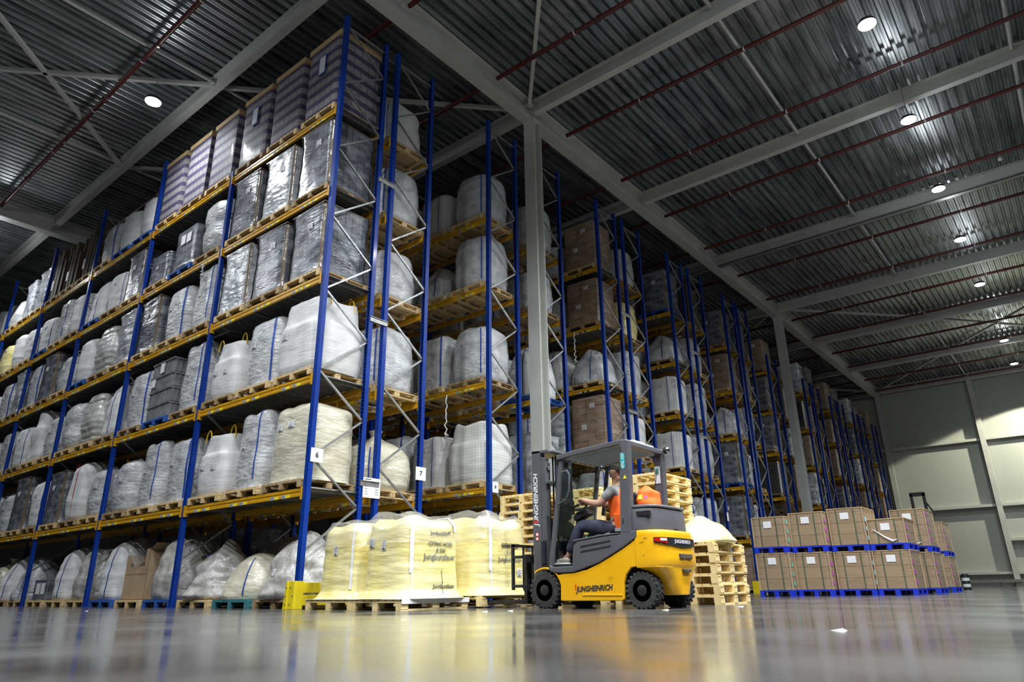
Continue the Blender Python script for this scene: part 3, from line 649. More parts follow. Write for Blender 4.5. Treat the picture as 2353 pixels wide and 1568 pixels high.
BAGS = {
 'filmA': (1.14, 1.1, 1.45, 'hood', 'bag_film', dict(ear=.10), dict(straps=[(.7, .05, .84, .06, 'strap_blue')], labels=[(-.3, .5)])),
 'filmB': (1.08, 1.1, 1.6, 'hood', 'bag_film', dict(ear=.12, lean=(.03, 0)), dict(straps=[(.55, .1, .88, .05, 'strap_blue')], labels=[(-.25, .45)])),
 'filmC': (1.12, 1.1, 1.2, 'full', 'bag_film', dict(nexp=3.2), dict(labels=[(.1, .55)])),
 'filmD': (1.1, 1.1, 1.5, 'full', 'bag_film', dict(nexp=3, big=.06, layers=2), dict()),
 'round': (1.16, 1.15, 1.42, 'full', 'bag_film', dict(nexp=3, big=.025), dict(straps=[(.72, .1, .85, .05, 'strap_blue')], labels=[(-.2, .62)])),
 'creamL': (1.28, 1.15, 1.5, 'hood', 'bag_cream', dict(ear=.08, peak=.06), dict(labels=[(-.35, .58), (.15, .6)], straps=[(.75, .1, .8, .03, 'strap_blue')])),
 'creamK': (1.16, 1.16, 1.25, 'knot', 'bag_cream', dict(nexp=3.4, peak=.02), dict(straps=[(.75, .1, .7, .04, 'strap_blue')])),
 'whiteY': (1.1, 1.1, 1.3, 'fold', 'bag_white', dict(nexp=4.5, crease=.006, peak=.05), dict(loops=[(-.4, -.42, 1.2, .26, 'strap_yellow'), (.34, -.3, 1.2, .3, 'strap_yellow')], labels=[(-.45, .45), (.3, .42)])),
 'whiteBig': (1.3, 1.2, 1.4, 'fold', 'bag_white', dict(nexp=4.6, crease=.005, ear=.16, peak=.08), dict(loops=[(-.1, .1, 1.3, .24, 'strap_yellow'), (.45, .3, 1.3, .3, 'strap_yellow'), (.5, -.3, 1.3, .26, 'strap_yellow')], labels=[(-.45, .5)])),
 'whiteP': (1.1, 1.1, 1.3, 'full', 'bag_white', dict(nexp=3.2, crease=.012), dict(labels=[(.1, .6)], straps=[(.7, .06, .8, .03, 'strap_blue')])),
 'whiteS': (1.08, 1.08, 1.5, 'cone', 'bag_white', dict(nexp=3.6), dict(straps=[(.25, .05, .95, .05, 'strap_blue')], loops=[(0, 0, 1.4, .32, 'strap_blue')], labels=[(-.35, .55)])),
 'whiteT': (1.0, 1.05, 1.4, 'full', 'bag_white', dict(nexp=3.4, lean=(-.05, 0)), dict(loops=[(-.2, 0, 1.34, .18, 'strap_white')], labels=[(-.2, .7)])),
 'whiteSpout': (1.1, 1.1, 1.55, 'fold', 'bag_white', dict(nexp=3.6, peak=.12, big=.05), dict(labels=[(-.4, .45)], loops=[(-.3, -.1, 1.1, .25, 'strap_yellow')])),
 'red': (1.14, 1.12, 1.5, 'full', 'bag_white', dict(nexp=3.2, crease=.014), dict(straps=[(.15, .35, .95, .05, 'strap_red'), (.17, .03, .36, .02, 'strap_red')], loops=[(-.45, -.4, 1.38, .14, 'strap_red')])),
 'blueloop': (1.1, 1.1, 1.3, 'cone', 'bag_white', dict(nexp=3.2, big=.06), dict(loops=[(-.2, 0, 1.2, .3, 'strap_blue'), (.2, 0, 1.15, .3, 'strap_blue')])),
 'grid': (1.25, 1.2, 1.35, 'fold', 'bag_grid', dict(ear=.12, peak=.10, nexp=4.5), dict(loops=[(-.4, -.2, 1.25, .15, 'strap_white'), (.4, .1, 1.25, .12, 'strap_white')])),
 'plainB': (1.12, 1.15, 1.35, 'hood', 'bag_white', dict(nexp=4.5, ear=.1, peak=.08), dict(straps=[(.45, .03, .9, .03, 'strap_blue')], labels=[(.0, .62)], loops=[(-.35, -.3, 1.2, .15, 'strap_white')])),
 'lump': (1.2, 1.15, 1.1, 'heap', 'bag_film', dict(nexp=2.8, big=.08, peak=.1), dict(straps=[(.3, .1, .9, .05, 'strap_blue')])),
 'lumpwhite': (1.2, 1.15, 1.15, 'heap', 'bag_white', dict(nexp=2.8, big=.07, peak=.08), dict(straps=[(.3, .1, .98, .05, 'strap_blue')])),
 'yellowbag': (1.1, 1.1, 1.3, 'full', 'bag_yellow', dict(nexp=3.4), dict(labels=[(.2, .7)])),
 'sacks': (1.14, 1.08, 1.45, 'full', 'sack', dict(nexp=4.5, big=.07, layers=9), dict(name='sack_stack')),
 'silver': (1.1, 1.08, 1.5, 'box', 'light_wrap', dict(nexp=9, big=.035), dict(name='wrapped_stack')),
 'dark': (1.12, 1.12, 1.55, 'box', 'dark_wrap', dict(nexp=12, big=.02, crease=.006, peak=0), dict(name='wrapped_stack', posts='post_brown', cap=('post_brown', 0), labels=[(.2, .62)], res=(64, 34))),
 'darkB': (1.1, 1.1, 1.5, 'box', 'light_wrap', dict(nexp=12, big=.02, crease=.006, peak=0), dict(name='wrapped_stack', posts='post_brown', cap=('post_brown', 0), labels=[(.2, .62)], res=(64, 34))),
 'low': (1.1, 1.1, .85, 'box', 'dark_wrap', dict(nexp=12, big=.02, crease=.006, peak=0), dict(name='wrapped_stack', labels=[(-.1, .5)], res=(64, 34))),
 'brownwrap': (1.12, 1.12, 1.45, 'box', 'dark_wrap', dict(nexp=12, big=.015, peak=0), dict(name='wrapped_stack', posts='post_brown', cap=('post_brown', 0), labels=[(-.2, .6)], res=(64, 34))),
 'cartons': (1.14, 1.12, 1.5, 'square', 'carton_brown', dict(nexp=16, big=.01, crease=.008, peak=0), dict(name='wrapped_cartons', labels=[(.3, .7), (-.2, .35)], res=(64, 34))),
 'blackcr': (1.1, 1.1, 1.5, 'square', 'black_wrap', dict(nexp=16, big=.01, crease=.006, peak=0), dict(name='wrapped_crates', posts='film_sheet', res=(64, 30))),
 'striped': (1.14, 1.12, 1.85, 'square', 'striped', dict(nexp=18, big=.006, crease=.004, peak=0), dict(name='carton_block', cap=('card_tan', .12), res=(64, 30))),
 'stripedS': (1.14, 1.12, 1.85, 'square', 'striped', dict(nexp=18, big=.006, crease=.004, peak=0), dict(name='carton_block', cap=('card_tan', .12), sheet=1, res=(64, 30))),
 'slump': (1.2, 1.15, .78, 'heap', 'bag_cream', dict(nexp=2.6, big=.05, peak=.05), dict(straps=[(.5, .1, .8, .05, 'strap_blue')])),
 'slumpG': (1.15, 1.15, 1.0, 'heap', 'bag_dirty', dict(nexp=2.8, big=.13, peak=.15), dict(labels=[(-.2, .4)])),
 'bigdirty': (1.25, 1.15, 1.25, 'cone', 'bag_dirty', dict(nexp=3, big=.05), dict(straps=[(-.5, .05, .95, .04, 'strap_blue')])),
 'tallfloor': (1.1, 1.1, 1.3, 'cone', 'bag_white', dict(nexp=3, big=.04), dict(straps=[(.2, .05, .8, .06, 'strap_blue')])),
 'crumple': (1.1, 1.0, .95, 'heap', 'bag_dirty', dict(nexp=2.4, big=.2, crease=.05, peak=.25), dict(loops=[(-.3, -.2, .6, .2, 'strap_blue')])),
}
DESC = {'filmA': 'film-hooded white bulk bag', 'filmB': 'tall film-hooded white bulk bag', 'filmC': 'low film-covered white bulk bag', 'filmD': 'lumpy film-covered bulk bag', 'round': 'rounded white bulk bag in glossy film',
 'creamL': 'wide cream bulk bag in film', 'creamK': 'cream bulk bag with tied neck', 'whiteY': 'white bulk bag with yellow loops', 'whiteBig': 'large white bulk bag, yellow loops', 'whiteP': 'plain full white bulk bag', 'whiteS': 'white bulk bag with blue strap', 'whiteT': 'narrow leaning white bulk bag',
 'whiteSpout': 'white bulk bag with open spout', 'red': 'white bulk bag with red strap', 'blueloop': 'white bulk bag with blue loops', 'grid': 'white grid-weave bulk bag', 'plainB': 'matt white bulk bag', 'lump': 'slumped bulk bag in film', 'lumpwhite': 'slumped white bulk bag', 'yellowbag': 'yellow bulk bag',
 'sacks': 'film-wrapped stack of sacks', 'silver': 'silver film-wrapped stack', 'dark': 'dark film-wrapped load with posts', 'darkB': 'pale film-wrapped load with posts', 'low': 'low dark film-wrapped load', 'brownwrap': 'grey film-wrapped load', 'cartons': 'film-wrapped brown cartons', 'blackcr': 'film-wrapped black crates',
 'striped': 'violet-banded carton stack', 'stripedS': 'violet-banded carton stack with notice', 'slump': 'squat cream bulk bag', 'slumpG': 'crumpled dusty white bag', 'bigdirty': 'dusty grey bulk bag', 'tallfloor': 'tapered white bulk bag', 'crumple': 'heap of crumpled grey film', 'crates': 'stack of grey plastic crates in film', 'boards': 'upright bundle of dark brown boards', 'openbox': 'open brown cardboard box', 'greybox': 'small grey carton with papers', 'bluecrate': 'dark crate load with two papers'}
CATN = lambda k: 'bulk bag' if 'bulk bag' in DESC[k] or 'bag' in DESC[k] else 'load'
def mk_crates():
    t = thing('crate_stack', '', 'load'); rnd = random.Random(3)
    for i in range(4):
        z = .02+i*.37; q = MB(); w = .54
        q.box(-w, w, -w, w, z, z+.33, 'crate_grey'); q.box(-w-.03, w+.03, -w-.03, w+.03, z+.31, z+.35, 'crate_grey')
        for k in range(9): q.box(-w+.03+k*.12, -w+.06+k*.12, -w-.02, -w, z, z+.31, 'crate_grey'); q.box(w, w+.02, -w+.03+k*.12, -w+.06+k*.12, z, z+.31, 'crate_grey')
        o = q.build('crate', t)
    q = MB(); q.box(-.05, .15, -.6, -.595, 1.15, 1.4, 'paper'); q.build('shipping_label', t)
    q = MB(); q.box(-.45, -.25, -.59, -.585, .85, 1.05, 'paper'); q.build('shipping_label', t)
    return t
M['crate_grey'] = mk('grey_crate_plastic', (.15, .15, .16), (.24, .24, .25), 4, rough=.35, bump=.5, bscale=6, bdist=.03, coat=1)
def mk_boards():
    t = thing('board_bundle', '', 'load'); rnd = random.Random(5); x = -.56
    while x < .5:
        w = rnd.uniform(.1, .22); h = rnd.uniform(1.3, 1.85)
        MB().box(x, x+w-.01, -.55+rnd.uniform(0, .1), .5, 0, h, 'card_dark').build('board', t); x += w
    MB().box(-.3, -.16, -.58, -.56, .35, .7, 'paper').build('shipping_label', t)
    return t
def mk_openbox():
    t = thing('cardboard_box', '', 'box'); w, d, h = .5, .5, 1.0
    q = MB()
    for a in ((-w, w, -d, -d+.012, h*.66), (-w, w, d-.012, d, h), (-w, -w+.012, -d, d, h*.9), (w-.012, w, -d, d, h)): q.box(a[0], a[1], a[2], a[3], 0, a[4], 'card')
    q.box(w-.15, w, -d, -d+.012, h*.66, h, 'card'); q.box(-w, -w+.2, -d, -d+.012, h*.66, h*.9, 'card')
    q.box(-w, w, -d, d, 0, .02, 'card'); q.box(-.005, .005, -d-.003, -d, 0, h*.66, 'card_tan'); q.box(-w-.002, w, -d-.003, -d, h*.5, h*.505, 'card_dark'); q.build('box_wall', t)
    q = MB(); vs = []; n = 12
    for i in range(n+1):
        for j in range(n+1):
            u, v = i/n, j/n; sag = .35*sin(pi*u)*(1-v*.2)
            vs.append((-w+2*w*u, -d-.02+.3*v*(1-v)*.2+v*d*1.4, h+.02-sag*(1-v)+.03*sin(9*u+5*v)))
    q.add(vs, [(i*(n+1)+j, i*(n+1)+j+1, (i+1)*(n+1)+j+1, (i+1)*(n+1)+j) for i in range(n) for j in range(n)], 'clear_film', True); q.build('torn_film', t)
    q = MB(); q.add([(w, -d, h), (w, d, h), (w+.25, d, h+.12), (w+.25, -d, h+.12)], [(0, 1, 2, 3)], 'card'); q.add([(w, -d, h-.005), (w, d, h-.005), (w+.25, d, h+.115), (w+.25, -d, h+.115)], [(0, 1, 2, 3)], 'card'); q.build('flap', t)
    return t
def mk_greybox():
    t = thing('carton', '', 'box'); q = MB(); q.box(-.45, .45, -.5, .4, 0, .5, 'dark_wrap'); q.build('carton_body', t)
    MB().box(-.3, -.05, -.506, -.5, .15, .42, 'paper').build('paper_sheet', t); MB().box(.05, .28, -.506, -.5, .15, .42, 'paper').build('paper_sheet', t)
    return t
def mk_bluecrate():
    t = thing('crate_load', '', 'load'); fn = surf(1.05, 1.05, 1.15, 'square', 9, nexp=16, big=.01, peak=0)
    surf_mesh(fn, 64, 24, 'dark_wrap', 'square').build('wrapped_crate', t)
    for x in (-.12, .16): MB().box(x-.11, x+.11, -.55, -.54, .72, .98, 'paper').build('paper_sheet', t)
    fn = surf(1.2, 1.15, .3, 'heap', 4, nexp=4, big=.1); surf_mesh(fn, 40, 14, 'light_wrap').build('film_skirt', t)
    return t
SPECIAL = dict(crates=mk_crates, boards=mk_boards, openbox=mk_openbox, greybox=mk_greybox, bluecrate=mk_bluecrate)
def load(kind, loc, where, rz=0, sc=(1, 1, 1), group=None):
    mkf = SPECIAL.get(kind) or bagproto(kind)
    o = inst('load_'+kind, mkf, loc, rz, DESC[kind]+', '+where, CATN(kind), group, sc)
    nm = {'bulk bag': 'bulk_bag'}.get(CATN(kind), None)
    o.name = nm or ('cardboard_box' if kind in ('openbox', 'greybox') else 'wrapped_load')
    return o
def slotx(k, s): return -k*P-.055-(P-.11)*(s+.5)/3
# rack, bay, level: kinds from right to left; pallet codes
A_ = {
 (0, 5): ('stripedS', 'striped', 'stripedS'), (1, 5): ('striped', 'striped', 'striped'), (2, 5): ('whiteT', 'whiteT', 'filmA'), (3, 5): ('boards', 'boards', 'boards'), (4, 5): ('silver', 'silver', 'blueloop'), (5, 5): ('whiteS', 'filmA', 'whiteP'),
 (0, 4): ('dark', 'darkB', 'dark'), (1, 4): ('filmD', 'bluecrate', 'low'), (2, 4): ('brownwrap', 'whiteP', 'whiteS'), (3, 4): ('whiteT', 'filmB', 'whiteP'), (4, 4): ('whiteP', 'whiteT', 'yellowbag'), (5, 4): ('filmA', 'whiteP', 'filmC'),
 (0, 3): ('dark', 'dark', 'darkB'), (1, 3): ('filmB', 'filmA', 'brownwrap'), (2, 3): ('silver', 'sacks', 'whiteT'), (3, 3): ('filmC', 'brownwrap', 'filmA'), (4, 3): ('silver', 'filmA', 'filmC'), (5, 3): ('filmA', 'filmC', 'whiteP'),
 (0, 2): ('whiteBig', 'filmA', 'whiteY'), (1, 2): ('filmB', 'crates', 'filmA'), (2, 2): ('whiteS', 'sacks', 'filmD'), (3, 2): ('filmC', 'whiteSpout', 'whiteP'), (4, 2): ('filmA', 'filmC', 'whiteP'), (5, 2): ('filmC', 'whiteP', 'filmA'),
 (0, 1): ('creamL', 'filmB', 'whiteY'), (1, 1): ('filmA', 'filmB', 'filmC'), (2, 1): ('filmC', 'red', 'brownwrap'), (3, 1): ('whiteP', 'brownwrap', 'filmC'), (4, 1): ('filmC', 'filmA', 'filmC'),
 (0, 0): ('slumpG', 'slump', 'crumple'), (1, 0): ('bigdirty', 'openbox', 'tallfloor'), (2, 0): ('bigdirty', 'tallfloor', 'greybox'), (3, 0): ('lump', 'lumpwhite', 'creamK'), (4, 0): ('lump', 'bigdirty', 'lump')}
APAL = {(0, 0): ('old', 'teal', 'wood'), (1, 0): ('blue', 'wood', 'blue'), (2, 5): ('blue', 'blue', 'wood'), (1, 4): ('old', 'blue', 'wood'), (2, 4): ('wood', 'old', 'blue'), (1, 2): ('old', 'blue', 'old'), (2, 3): ('wood', 'old', 'blue'), (3, 4): ('old', 'wood', 'blue'), (2, 0): ('wood', 'wood', 'wood')}
FILL = ['filmA', 'filmC', 'round', 'whiteP', 'brownwrap', 'filmB', 'creamK', 'dark', 'cartons', 'whiteSpout', 'lump', 'plainB']
END = {
 'B': {0: ['lump', 'lumpwhite', 'bigdirty'], 1: ['creamK', 'creamK', 'whiteP'], 2: ['round', 'filmA', 'filmA'], 3: ['filmC', 'round', 'filmA'], 4: ['round', 'filmD', 'whiteP'], 5: ['whiteP', 'filmA', None]},
 'C': {0: ['filmC', 'whiteP', 'lump'], 1: ['grid', 'plainB', 'filmA'], 2: ['round', 'filmA', 'filmC'], 3: ['round', 'lump', 'filmC'], 4: ['round', 'plainB', 'filmA']},
 'D': {0: ['filmC', 'lump'], 1: ['silver', 'filmC'], 2: ['whiteS', 'filmA'], 3: ['filmC', 'filmA'], 4: ['round', 'filmC']},
 'E': {0: ['filmC', 'lump', 'filmA'], 1: ['filmA', 'whiteP', 'filmC'], 2: ['cartons', 'silver', 'filmA'], 3: ['lump', 'whiteS', 'filmA'], 4: ['cartons', 'filmC', 'filmA'], 5: ['cartons', 'filmC', 'whiteP']},
 'F': {0: ['whiteP', 'lump'], 1: ['filmC', 'whiteP'], 2: ['plainB', 'filmA'], 3: ['filmA', 'plainB'], 4: ['yellowbag', 'dark'], 5: ['round', 'filmA']},
 'G': {0: ['plainB', 'filmA'], 1: ['lumpwhite', 'filmA'], 2: ['plainB', 'filmC'], 3: ['plainB', 'filmA'], 4: ['lump', 'filmC'], 5: ['dark', 'brownwrap']},
 'H': {0: ['lump', 'filmC'], 1: ['filmC', 'dark'], 2: ['round', 'filmA'], 3: ['filmA', 'filmA'], 4: ['filmD', 'cartons'], 5: ['boardsT', 'cartons']},
 'I': {0: ['cartons', 'filmC'], 1: ['brownwrap', 'dark'], 2: ['dark', 'filmA'], 3: ['lump', 'plainB'], 4: ['cartons', 'dark'], 5: ['brownwrap', None]},
 'J': {0: ['filmC'], 1: ['whiteP'], 2: ['whiteT'], 3: ['filmA'], 4: ['cartons'], 5: ['dark']},
}
rnd = random.Random(11)
def put(r, y0, k, li, s, kind, pk):
    lv = [0]+[z+.0905 for z in (LVC if r in 'CD' else LV)]
    if r in 'BCDFHJ': lv = [0]+[z+.066 for z in (LVC if r in 'CD' else LV)]
    z = lv[li]; x = slotx(k, s)
    if kind is None: return
    yc = y0+.55
    if li == 0: yc = y0+.62
    if not seen(x, yc, z+.7, .75, 25): return
    wh = '%s, %s of the %s' % (levname(r, li), BAYN[k], rowname(r))
    w2 = '%s on %s, %s, %s' % (SLN[s], levname(r, li), BAYN[k], rowname(r))
    near = r in 'A' or (r in 'BCD' and k == 0)
    key = '%s%d%d%d' % (r, k, li, s)
    if key+'p' not in CULL: SLOTS[pallet(pk, (x, yc, z), w2, near, group='pallets in the racks').name] = key+'p'
    if kind == 'boardsT': kind = 'boards'
    bsc = r != 'A' and kind == 'boards'
    g = rnd
    rz = g.uniform(-.03, .03)
    sc = (1, 1, g.uniform(.95, 1.05)) if kind not in ('striped', 'stripedS') else (1, 1, 1)
    if r in 'KLMNOPQRS': sc = (1, 1, g.uniform(.85, 1.1))
    if bsc: sc = (1, 1, .88)
    if key+'l' not in CULL: SLOTS[load(kind, (x, yc, z+.146), w2, rz, sc, 'loads in the racks').name] = key+'l'
for (k, li), kinds in A_.items():
    pk = APAL.get((k, li), None)
    for s in range(3):
        put('A', 0, k, li, s, kinds[s], pk[s] if pk else ('wood', 'old', 'wood')[(s+k+li) % 3])
for (r, y, H) in ROWS[1:]:
    nl = 4 if r in 'CD' else 5
    for k in range(NB[r]):
        for li in range(nl+1):
            for s in range(3):
                if r in 'KLMNOPQRS' and (s > 1 or k > 0): continue
                if k >= 1 and r not in 'BCE' and s > 1: continue
                if k == 2 and r == 'B' and li in (3, 4, 5): continue
                if k == 0 and r in END and li in END[r] and s < len(END[r][li]): kd = END[r][li][s]
                else: kd = rnd.choice(FILL)
                if r in 'KLMNOPQRS':
                    kd = rnd.choice(['cartons', 'brownwrap', 'dark', 'cartons', 'blackcr', 'cartons', 'silver'])
                    if r == 'K' and s == 0: kd = {5: 'cartons', 4: 'brownwrap', 3: 'dark', 2: 'blackcr', 1: 'boards', 0: 'cartons'}[li]
                if li == 5 and r in 'KLMNOPQRS' and rnd.random() < .25: continue
                pk = 'wood' if rnd.random() < .55 else 'old'
                if (r, li, s, k) in (('D', 2, 0, 0), ('G', 5, 0, 0), ('I', 2, 0, 0), ('G', 1, 0, 0)): pk = 'blue'
                put(r, y, k, li, s, kd, pk)

# ---------------------------------------------------------------- rack end protection
t = thing('rack_end_guard', 'yellow steel guard around the foot of the nearest blue upright', 'guard', (0, 0, 0))
q = MB(); q.prism([(-.08, -.16), (.12, -.16), (.15, -.13), (.15, .0), (.13, .0), (.12, -.13), (-.08, -.13)], 0, .42, 'safety', 'z'); q.build('corner_plate', t, bevel=.004)
q = MB(); q.prism([(-.13, 0), (-.03, 0), (-.03, .41), (-.075, .41)], -.18, -.16, 'safety', 'y'); q.build('side_fin', t, bevel=.003)
for z in (.05, .24): MB().box(.12, .15, .0, 1.2, z, z+.16, 'safety').build('rail_plank', t, bevel=.006)
q = MB(); q.box(.10, .17, 1.1, 1.24, 0, .42, 'safety'); q.build('end_post', t, bevel=.005)
for (x, z) in ((-.07, .08), (-.07, .2), (-.05, .33), (.03, .08), (.03, .33), (.10, .2)): MB().lathe([(.012, 0), (.012, -.01), (.006, -.014)], (x, -.18 if x < -.03 else -.16, z), 'y', 'galv', 8).build('bolt', t)
for k in range(5): MB().lathe([(.008, 0), (.008, .008)], (.15, .15+k*.2, .36), 'x', 'galv', 8).build('bolt', t)
t = thing('upright_guard', 'small yellow guard at the blue upright beside the carton stacks', 'guard', (.0, 19.85, 0))
q = MB(); q.prism([(-.14, -.12), (.14, -.12), (.16, -.10), (.16, .1), (.13, .1), (.13, -.09), (-.14, -.09)], 0, .42, 'safety', 'z'); q.build('guard_plate', t)
MB().box(.13, .15, .1, 1.0, .1, .3, 'safety').build('rail_plank', t)

# signs on the uprights
def sign(txt, loc, w, h, label, size, extra=0):
    t = thing('rack_sign', label, 'sign', loc)
    MB().box(0, .006, -w/2, w/2, -h/2, h/2, 'paper').build('sign_plate', t)
    if txt: text_obj('sign_number', txt, size, lambda u, v: (.008, u, v), 'ink', t, bold=.004)
    for k in range(extra):
        q = MB()
        for c in (0, 1):
            if k > 0: q.box(.006, .008, -w*.42+c*w*.62, -w*.30+c*w*.62+.03, h*.3-k*.045, h*.3-k*.045+.008, 'ink_grey')
            else: q.box(.006, .008, -w*.42, -w*.05, h*.4, h*.4+.012, 'ink')
        q.build('text_row', t)
    return t
sign('6', (.06, .10, 2.47), .25, .24, 'white sign with the number 6 on the nearest upright', .13)
sign('7', (.06, 2.55, 2.43), .27, .26, 'white sign with the number 7 on the second rack', .13)
sign('8', (.06, 4.82, 2.39), .2, .24, 'white sign with the number 8 on the third rack', .1)
sign('', (.065, 1.33, 2.03), .40, .36, 'white notice sheet between the first and second rack', .1, extra=6)
sign('', (.06, 17.65, 2.6), .14, .3, 'small white sheet on the eighth rack upright', .08)

# hanging film tails
def tail(x, y, z, l, label):
    t = thing('film_tail', label, 'film')
    pts = [(x+.03*sin(3*i), y+.02*cos(2*i), z-l*i/10) for i in range(11)]
    MB().tube(pts, [.012+.008*abs(sin(i*1.7)) for i in range(11)], 'film_sheet', 6).build('twisted_film', t)
    MB().tube([pts[-1], (x+.05, y, z-l-.06), (x-.03, y-.01, z-l-.12)], [.03, .05, .01], 'film_sheet', 6).build('film_knot', t)
tail(-1.3, 4.6, 4.72, .95, 'twisted film strip hanging from the third rack')
tail(-1.0, 9.86, 7.75, .9, 'white film strip with knot hanging from the fifth rack')
tail(-4.9, -.07, 7.7, .3, 'short film tail hanging from the nearest rack front')

# ---------------------------------------------------------------- yellow bags on the floor
def ybag(loc, w, d, h, seed, label, straps, labels, texts, wp=1.12, dp=1.25, pl='', lift=.022, peak=.05, ear=.12):
    t = thing('bulk_bag', label, 'bulk bag', loc, 0)
    fn = surf(w, d, h, 'flare', seed, nexp=4.2, big=.02, crease=.010, peak=peak, ear=ear)
    surf_mesh(fn, 96, 72, 'bag_yellow').build('bag_body', t)
    # clear film hood, a little larger, only over the top
    mb = MB(); n = 60; rows = 12; vs = []
    fo = surf(w*1.015, d*1.015, h*1.03, 'flare', seed+.3, nexp=4, big=.03, crease=.02, peak=peak*1.6, ear=ear*1.3)
    for i in range(rows+1):
        for j in range(n): vs.append(fo(2*pi*j/n, .58+.41*i/rows, .018))
    mb.add(vs, [(i*n+j, i*n+(j+1) % n, (i+1)*n+(j+1) % n, (i+1)*n+j) for i in range(rows) for j in range(n)]+[tuple(rows*n+j for j in range(n))], 'clear_film', True); mb.build('film_hood', t)
    for (th, t0, t1, wd) in straps: ribbon(fn, th, t0, t1, wd, 'strap_white', .014, 40).build('strap', t)
    for (th, tt, dw, dt) in labels: doc_label(fn, th, tt, dw, dt, t)
    for (txt, th0, z, size, mat) in texts:
        def mp(u, v, th0=th0, z=z):
            tt = .0; lo, hi = .02, .8
            for _ in range(18):
                m_ = (lo+hi)/2
                if fn(th0, m_)[2] < z+v: lo = m_
                else: hi = m_
            y = .0; a, b = -.75, .75; y0 = fn(th0, lo)[1]
            for _ in range(18):
                m_ = (a+b)/2
                if fn(m_, lo)[1] < y0+u: a = m_
                else: b = m_
            return tuple(fn(a, lo, .012))
        text_obj('printed_text', txt, size, mp, mat, t, bold=.0015)
    return t, fn
yp = mk_pallet('wood_yellow')
def fpal(kind, loc, w, d, label, boards=7):
    return inst('fp_%s_%.2f_%.2f' % (kind, w, d), mk_pallet(PAL[kind][1], w, d, parts=True, boards=boards), loc, 0, label, 'pallet', 'pallets on the open floor')
fpal('yel', (1.13, .36, 0), 1.12, 1.2, 'pale pallet under the leftmost yellow bulk bag')
fpal('yel', (2.26, .35, 0), 1.08, 1.3, 'pale pallet under the front yellow bulk bag with printing')
fpal('yel', (2.42, 1.68, .02), 1.15, 1.2, 'pale pallet lifted on the forks under a yellow bag')
ybag((1.12, .38, .147), 1.04, 1.04, 1.12, 3, 'pale yellow bulk bag leftmost, beside the yellow guard', [(-.95, .12, .86, .07)], [(-1.62, .56, .09, .045)], [], ear=.04)
t, fn = ybag((2.28, .36, .147), 1.04, 1.16, 1.12, 5, 'yellow bulk bag in front with black citric acid print', [(-.72, .3, .88, .085), (-.70, .04, .3, .03)], [(-2.05, .60, .10, .04), (-1.55, .58, .085, .048)],
     [('Jungbunzlauer', .12, .88, .075, 'ink'), ('CITRIC ACID', .12, .73, .085, 'ink_grey'), ('E 330', .12, .64, .08, 'ink_grey'), ('Jungbunzlauer', .12, .555, .115, 'ink_grey'), ('Jungbunzlauer', .2, .155, .075, 'ink')])
q = MB(); q.tube([tuple(fn(.13, .06+.035*i, .012)) for i in range(9)], .004, 'ink', 5); q.build('ink_line', t)
ribbon(fn, .62, .7, .93, .14, 'strap_white', .02).build('strap', t)
t, fn = ybag((2.46, 1.70, .167), 1.08, 1.16, 1.17, 8, 'yellow bulk bag lifted on the forks in front of the mast', [(-.62, .3, .9, .085), (-.6, .04, .3, .03)], [(.45, .28, .08, .05)],
     [('Jungbunzlauer', .1, .72, .07, 'ink'), ('CITRIC ACID', .1, .73, .075, 'ink'), ('E 330', .1, .63, .07, 'ink_grey'), ('Jungbunzlauer', .1, .52, .10, 'ink_grey')])
for (x, y, w, d, lab, lz) in ((2.26, .35, .55, .66, 'front', .147), (1.13, .36, .57, .61, 'leftmost', .147)):
    t = thing('film_base_sheet', 'white film sheet under the %s yellow bag' % lab, 'film', (x, y, .1455))
    q = MB(); q.box(-w-.005, w+.005, -d-.005, d+.005, -.004, .004, 'film_sheet'); q.box(w, w+.006, -d, d, -.06, .0, 'film_sheet'); q.build('film_sheet', t)

# ---------------------------------------------------------------- pallet stacks
def pstack(x, y, n, w, d, where, rz=0, seed=1):
    r = random.Random(seed); cnt = ['bottom', 'second', 'third', 'fourth', 'fifth', 'sixth', 'seventh', 'eighth', 'ninth', 'tenth', 'eleventh', 'twelfth', 'thirteenth', 'fourteenth', 'fifteenth']
    for i in range(n):
        key = 'sp_%.2f_%.2f' % (w, d)
        nm = 'topmost' if i == n-1 else cnt[i]+' from the floor'
        inst(key, mk_pallet('wood_yellow', w, d, parts=True, boards=6), (x+r.uniform(-.012, .012), y+r.uniform(-.012, .012), i*.1445), rz+r.uniform(-.008, .008),
             'empty pale pallet, %s in %s' % (nm, where), 'pallet', 'empty pallets in the stacks')
pstack(2.22, 3.6, 13, 1.0, 1.2, 'the left stack behind the mast', seed=2)
pstack(3.30, 3.75, 13, 1.0, 1.1, 'the stack seen through the cab', seed=3)
pstack(4.40, 3.85, 14, .98, 1.1, 'the tallest stack behind the driver', seed=4)
pstack(5.36, 3.62, 6, .86, 1.1, 'the low stack right of the forklift', seed=5)
fn = surf(.82, .95, .36, 'heap', 12, nexp=2.6, big=.2, crease=.03, peak=.35)
t = thing('folded_bag', 'crumpled pale yellow empty bag on the low pallet stack', 'bag', (5.38, 3.62, 6*.1445+.002)); surf_mesh(fn, 56, 30, 'bag_yellow').build('bag_folds', t)
fn = surf(.5, .6, .2, 'heap', 15, nexp=2.6, big=.1, peak=.3); o = surf_mesh(fn, 36, 18, 'clear_film').build('loose_film', t, (-.05, -.05, .12))

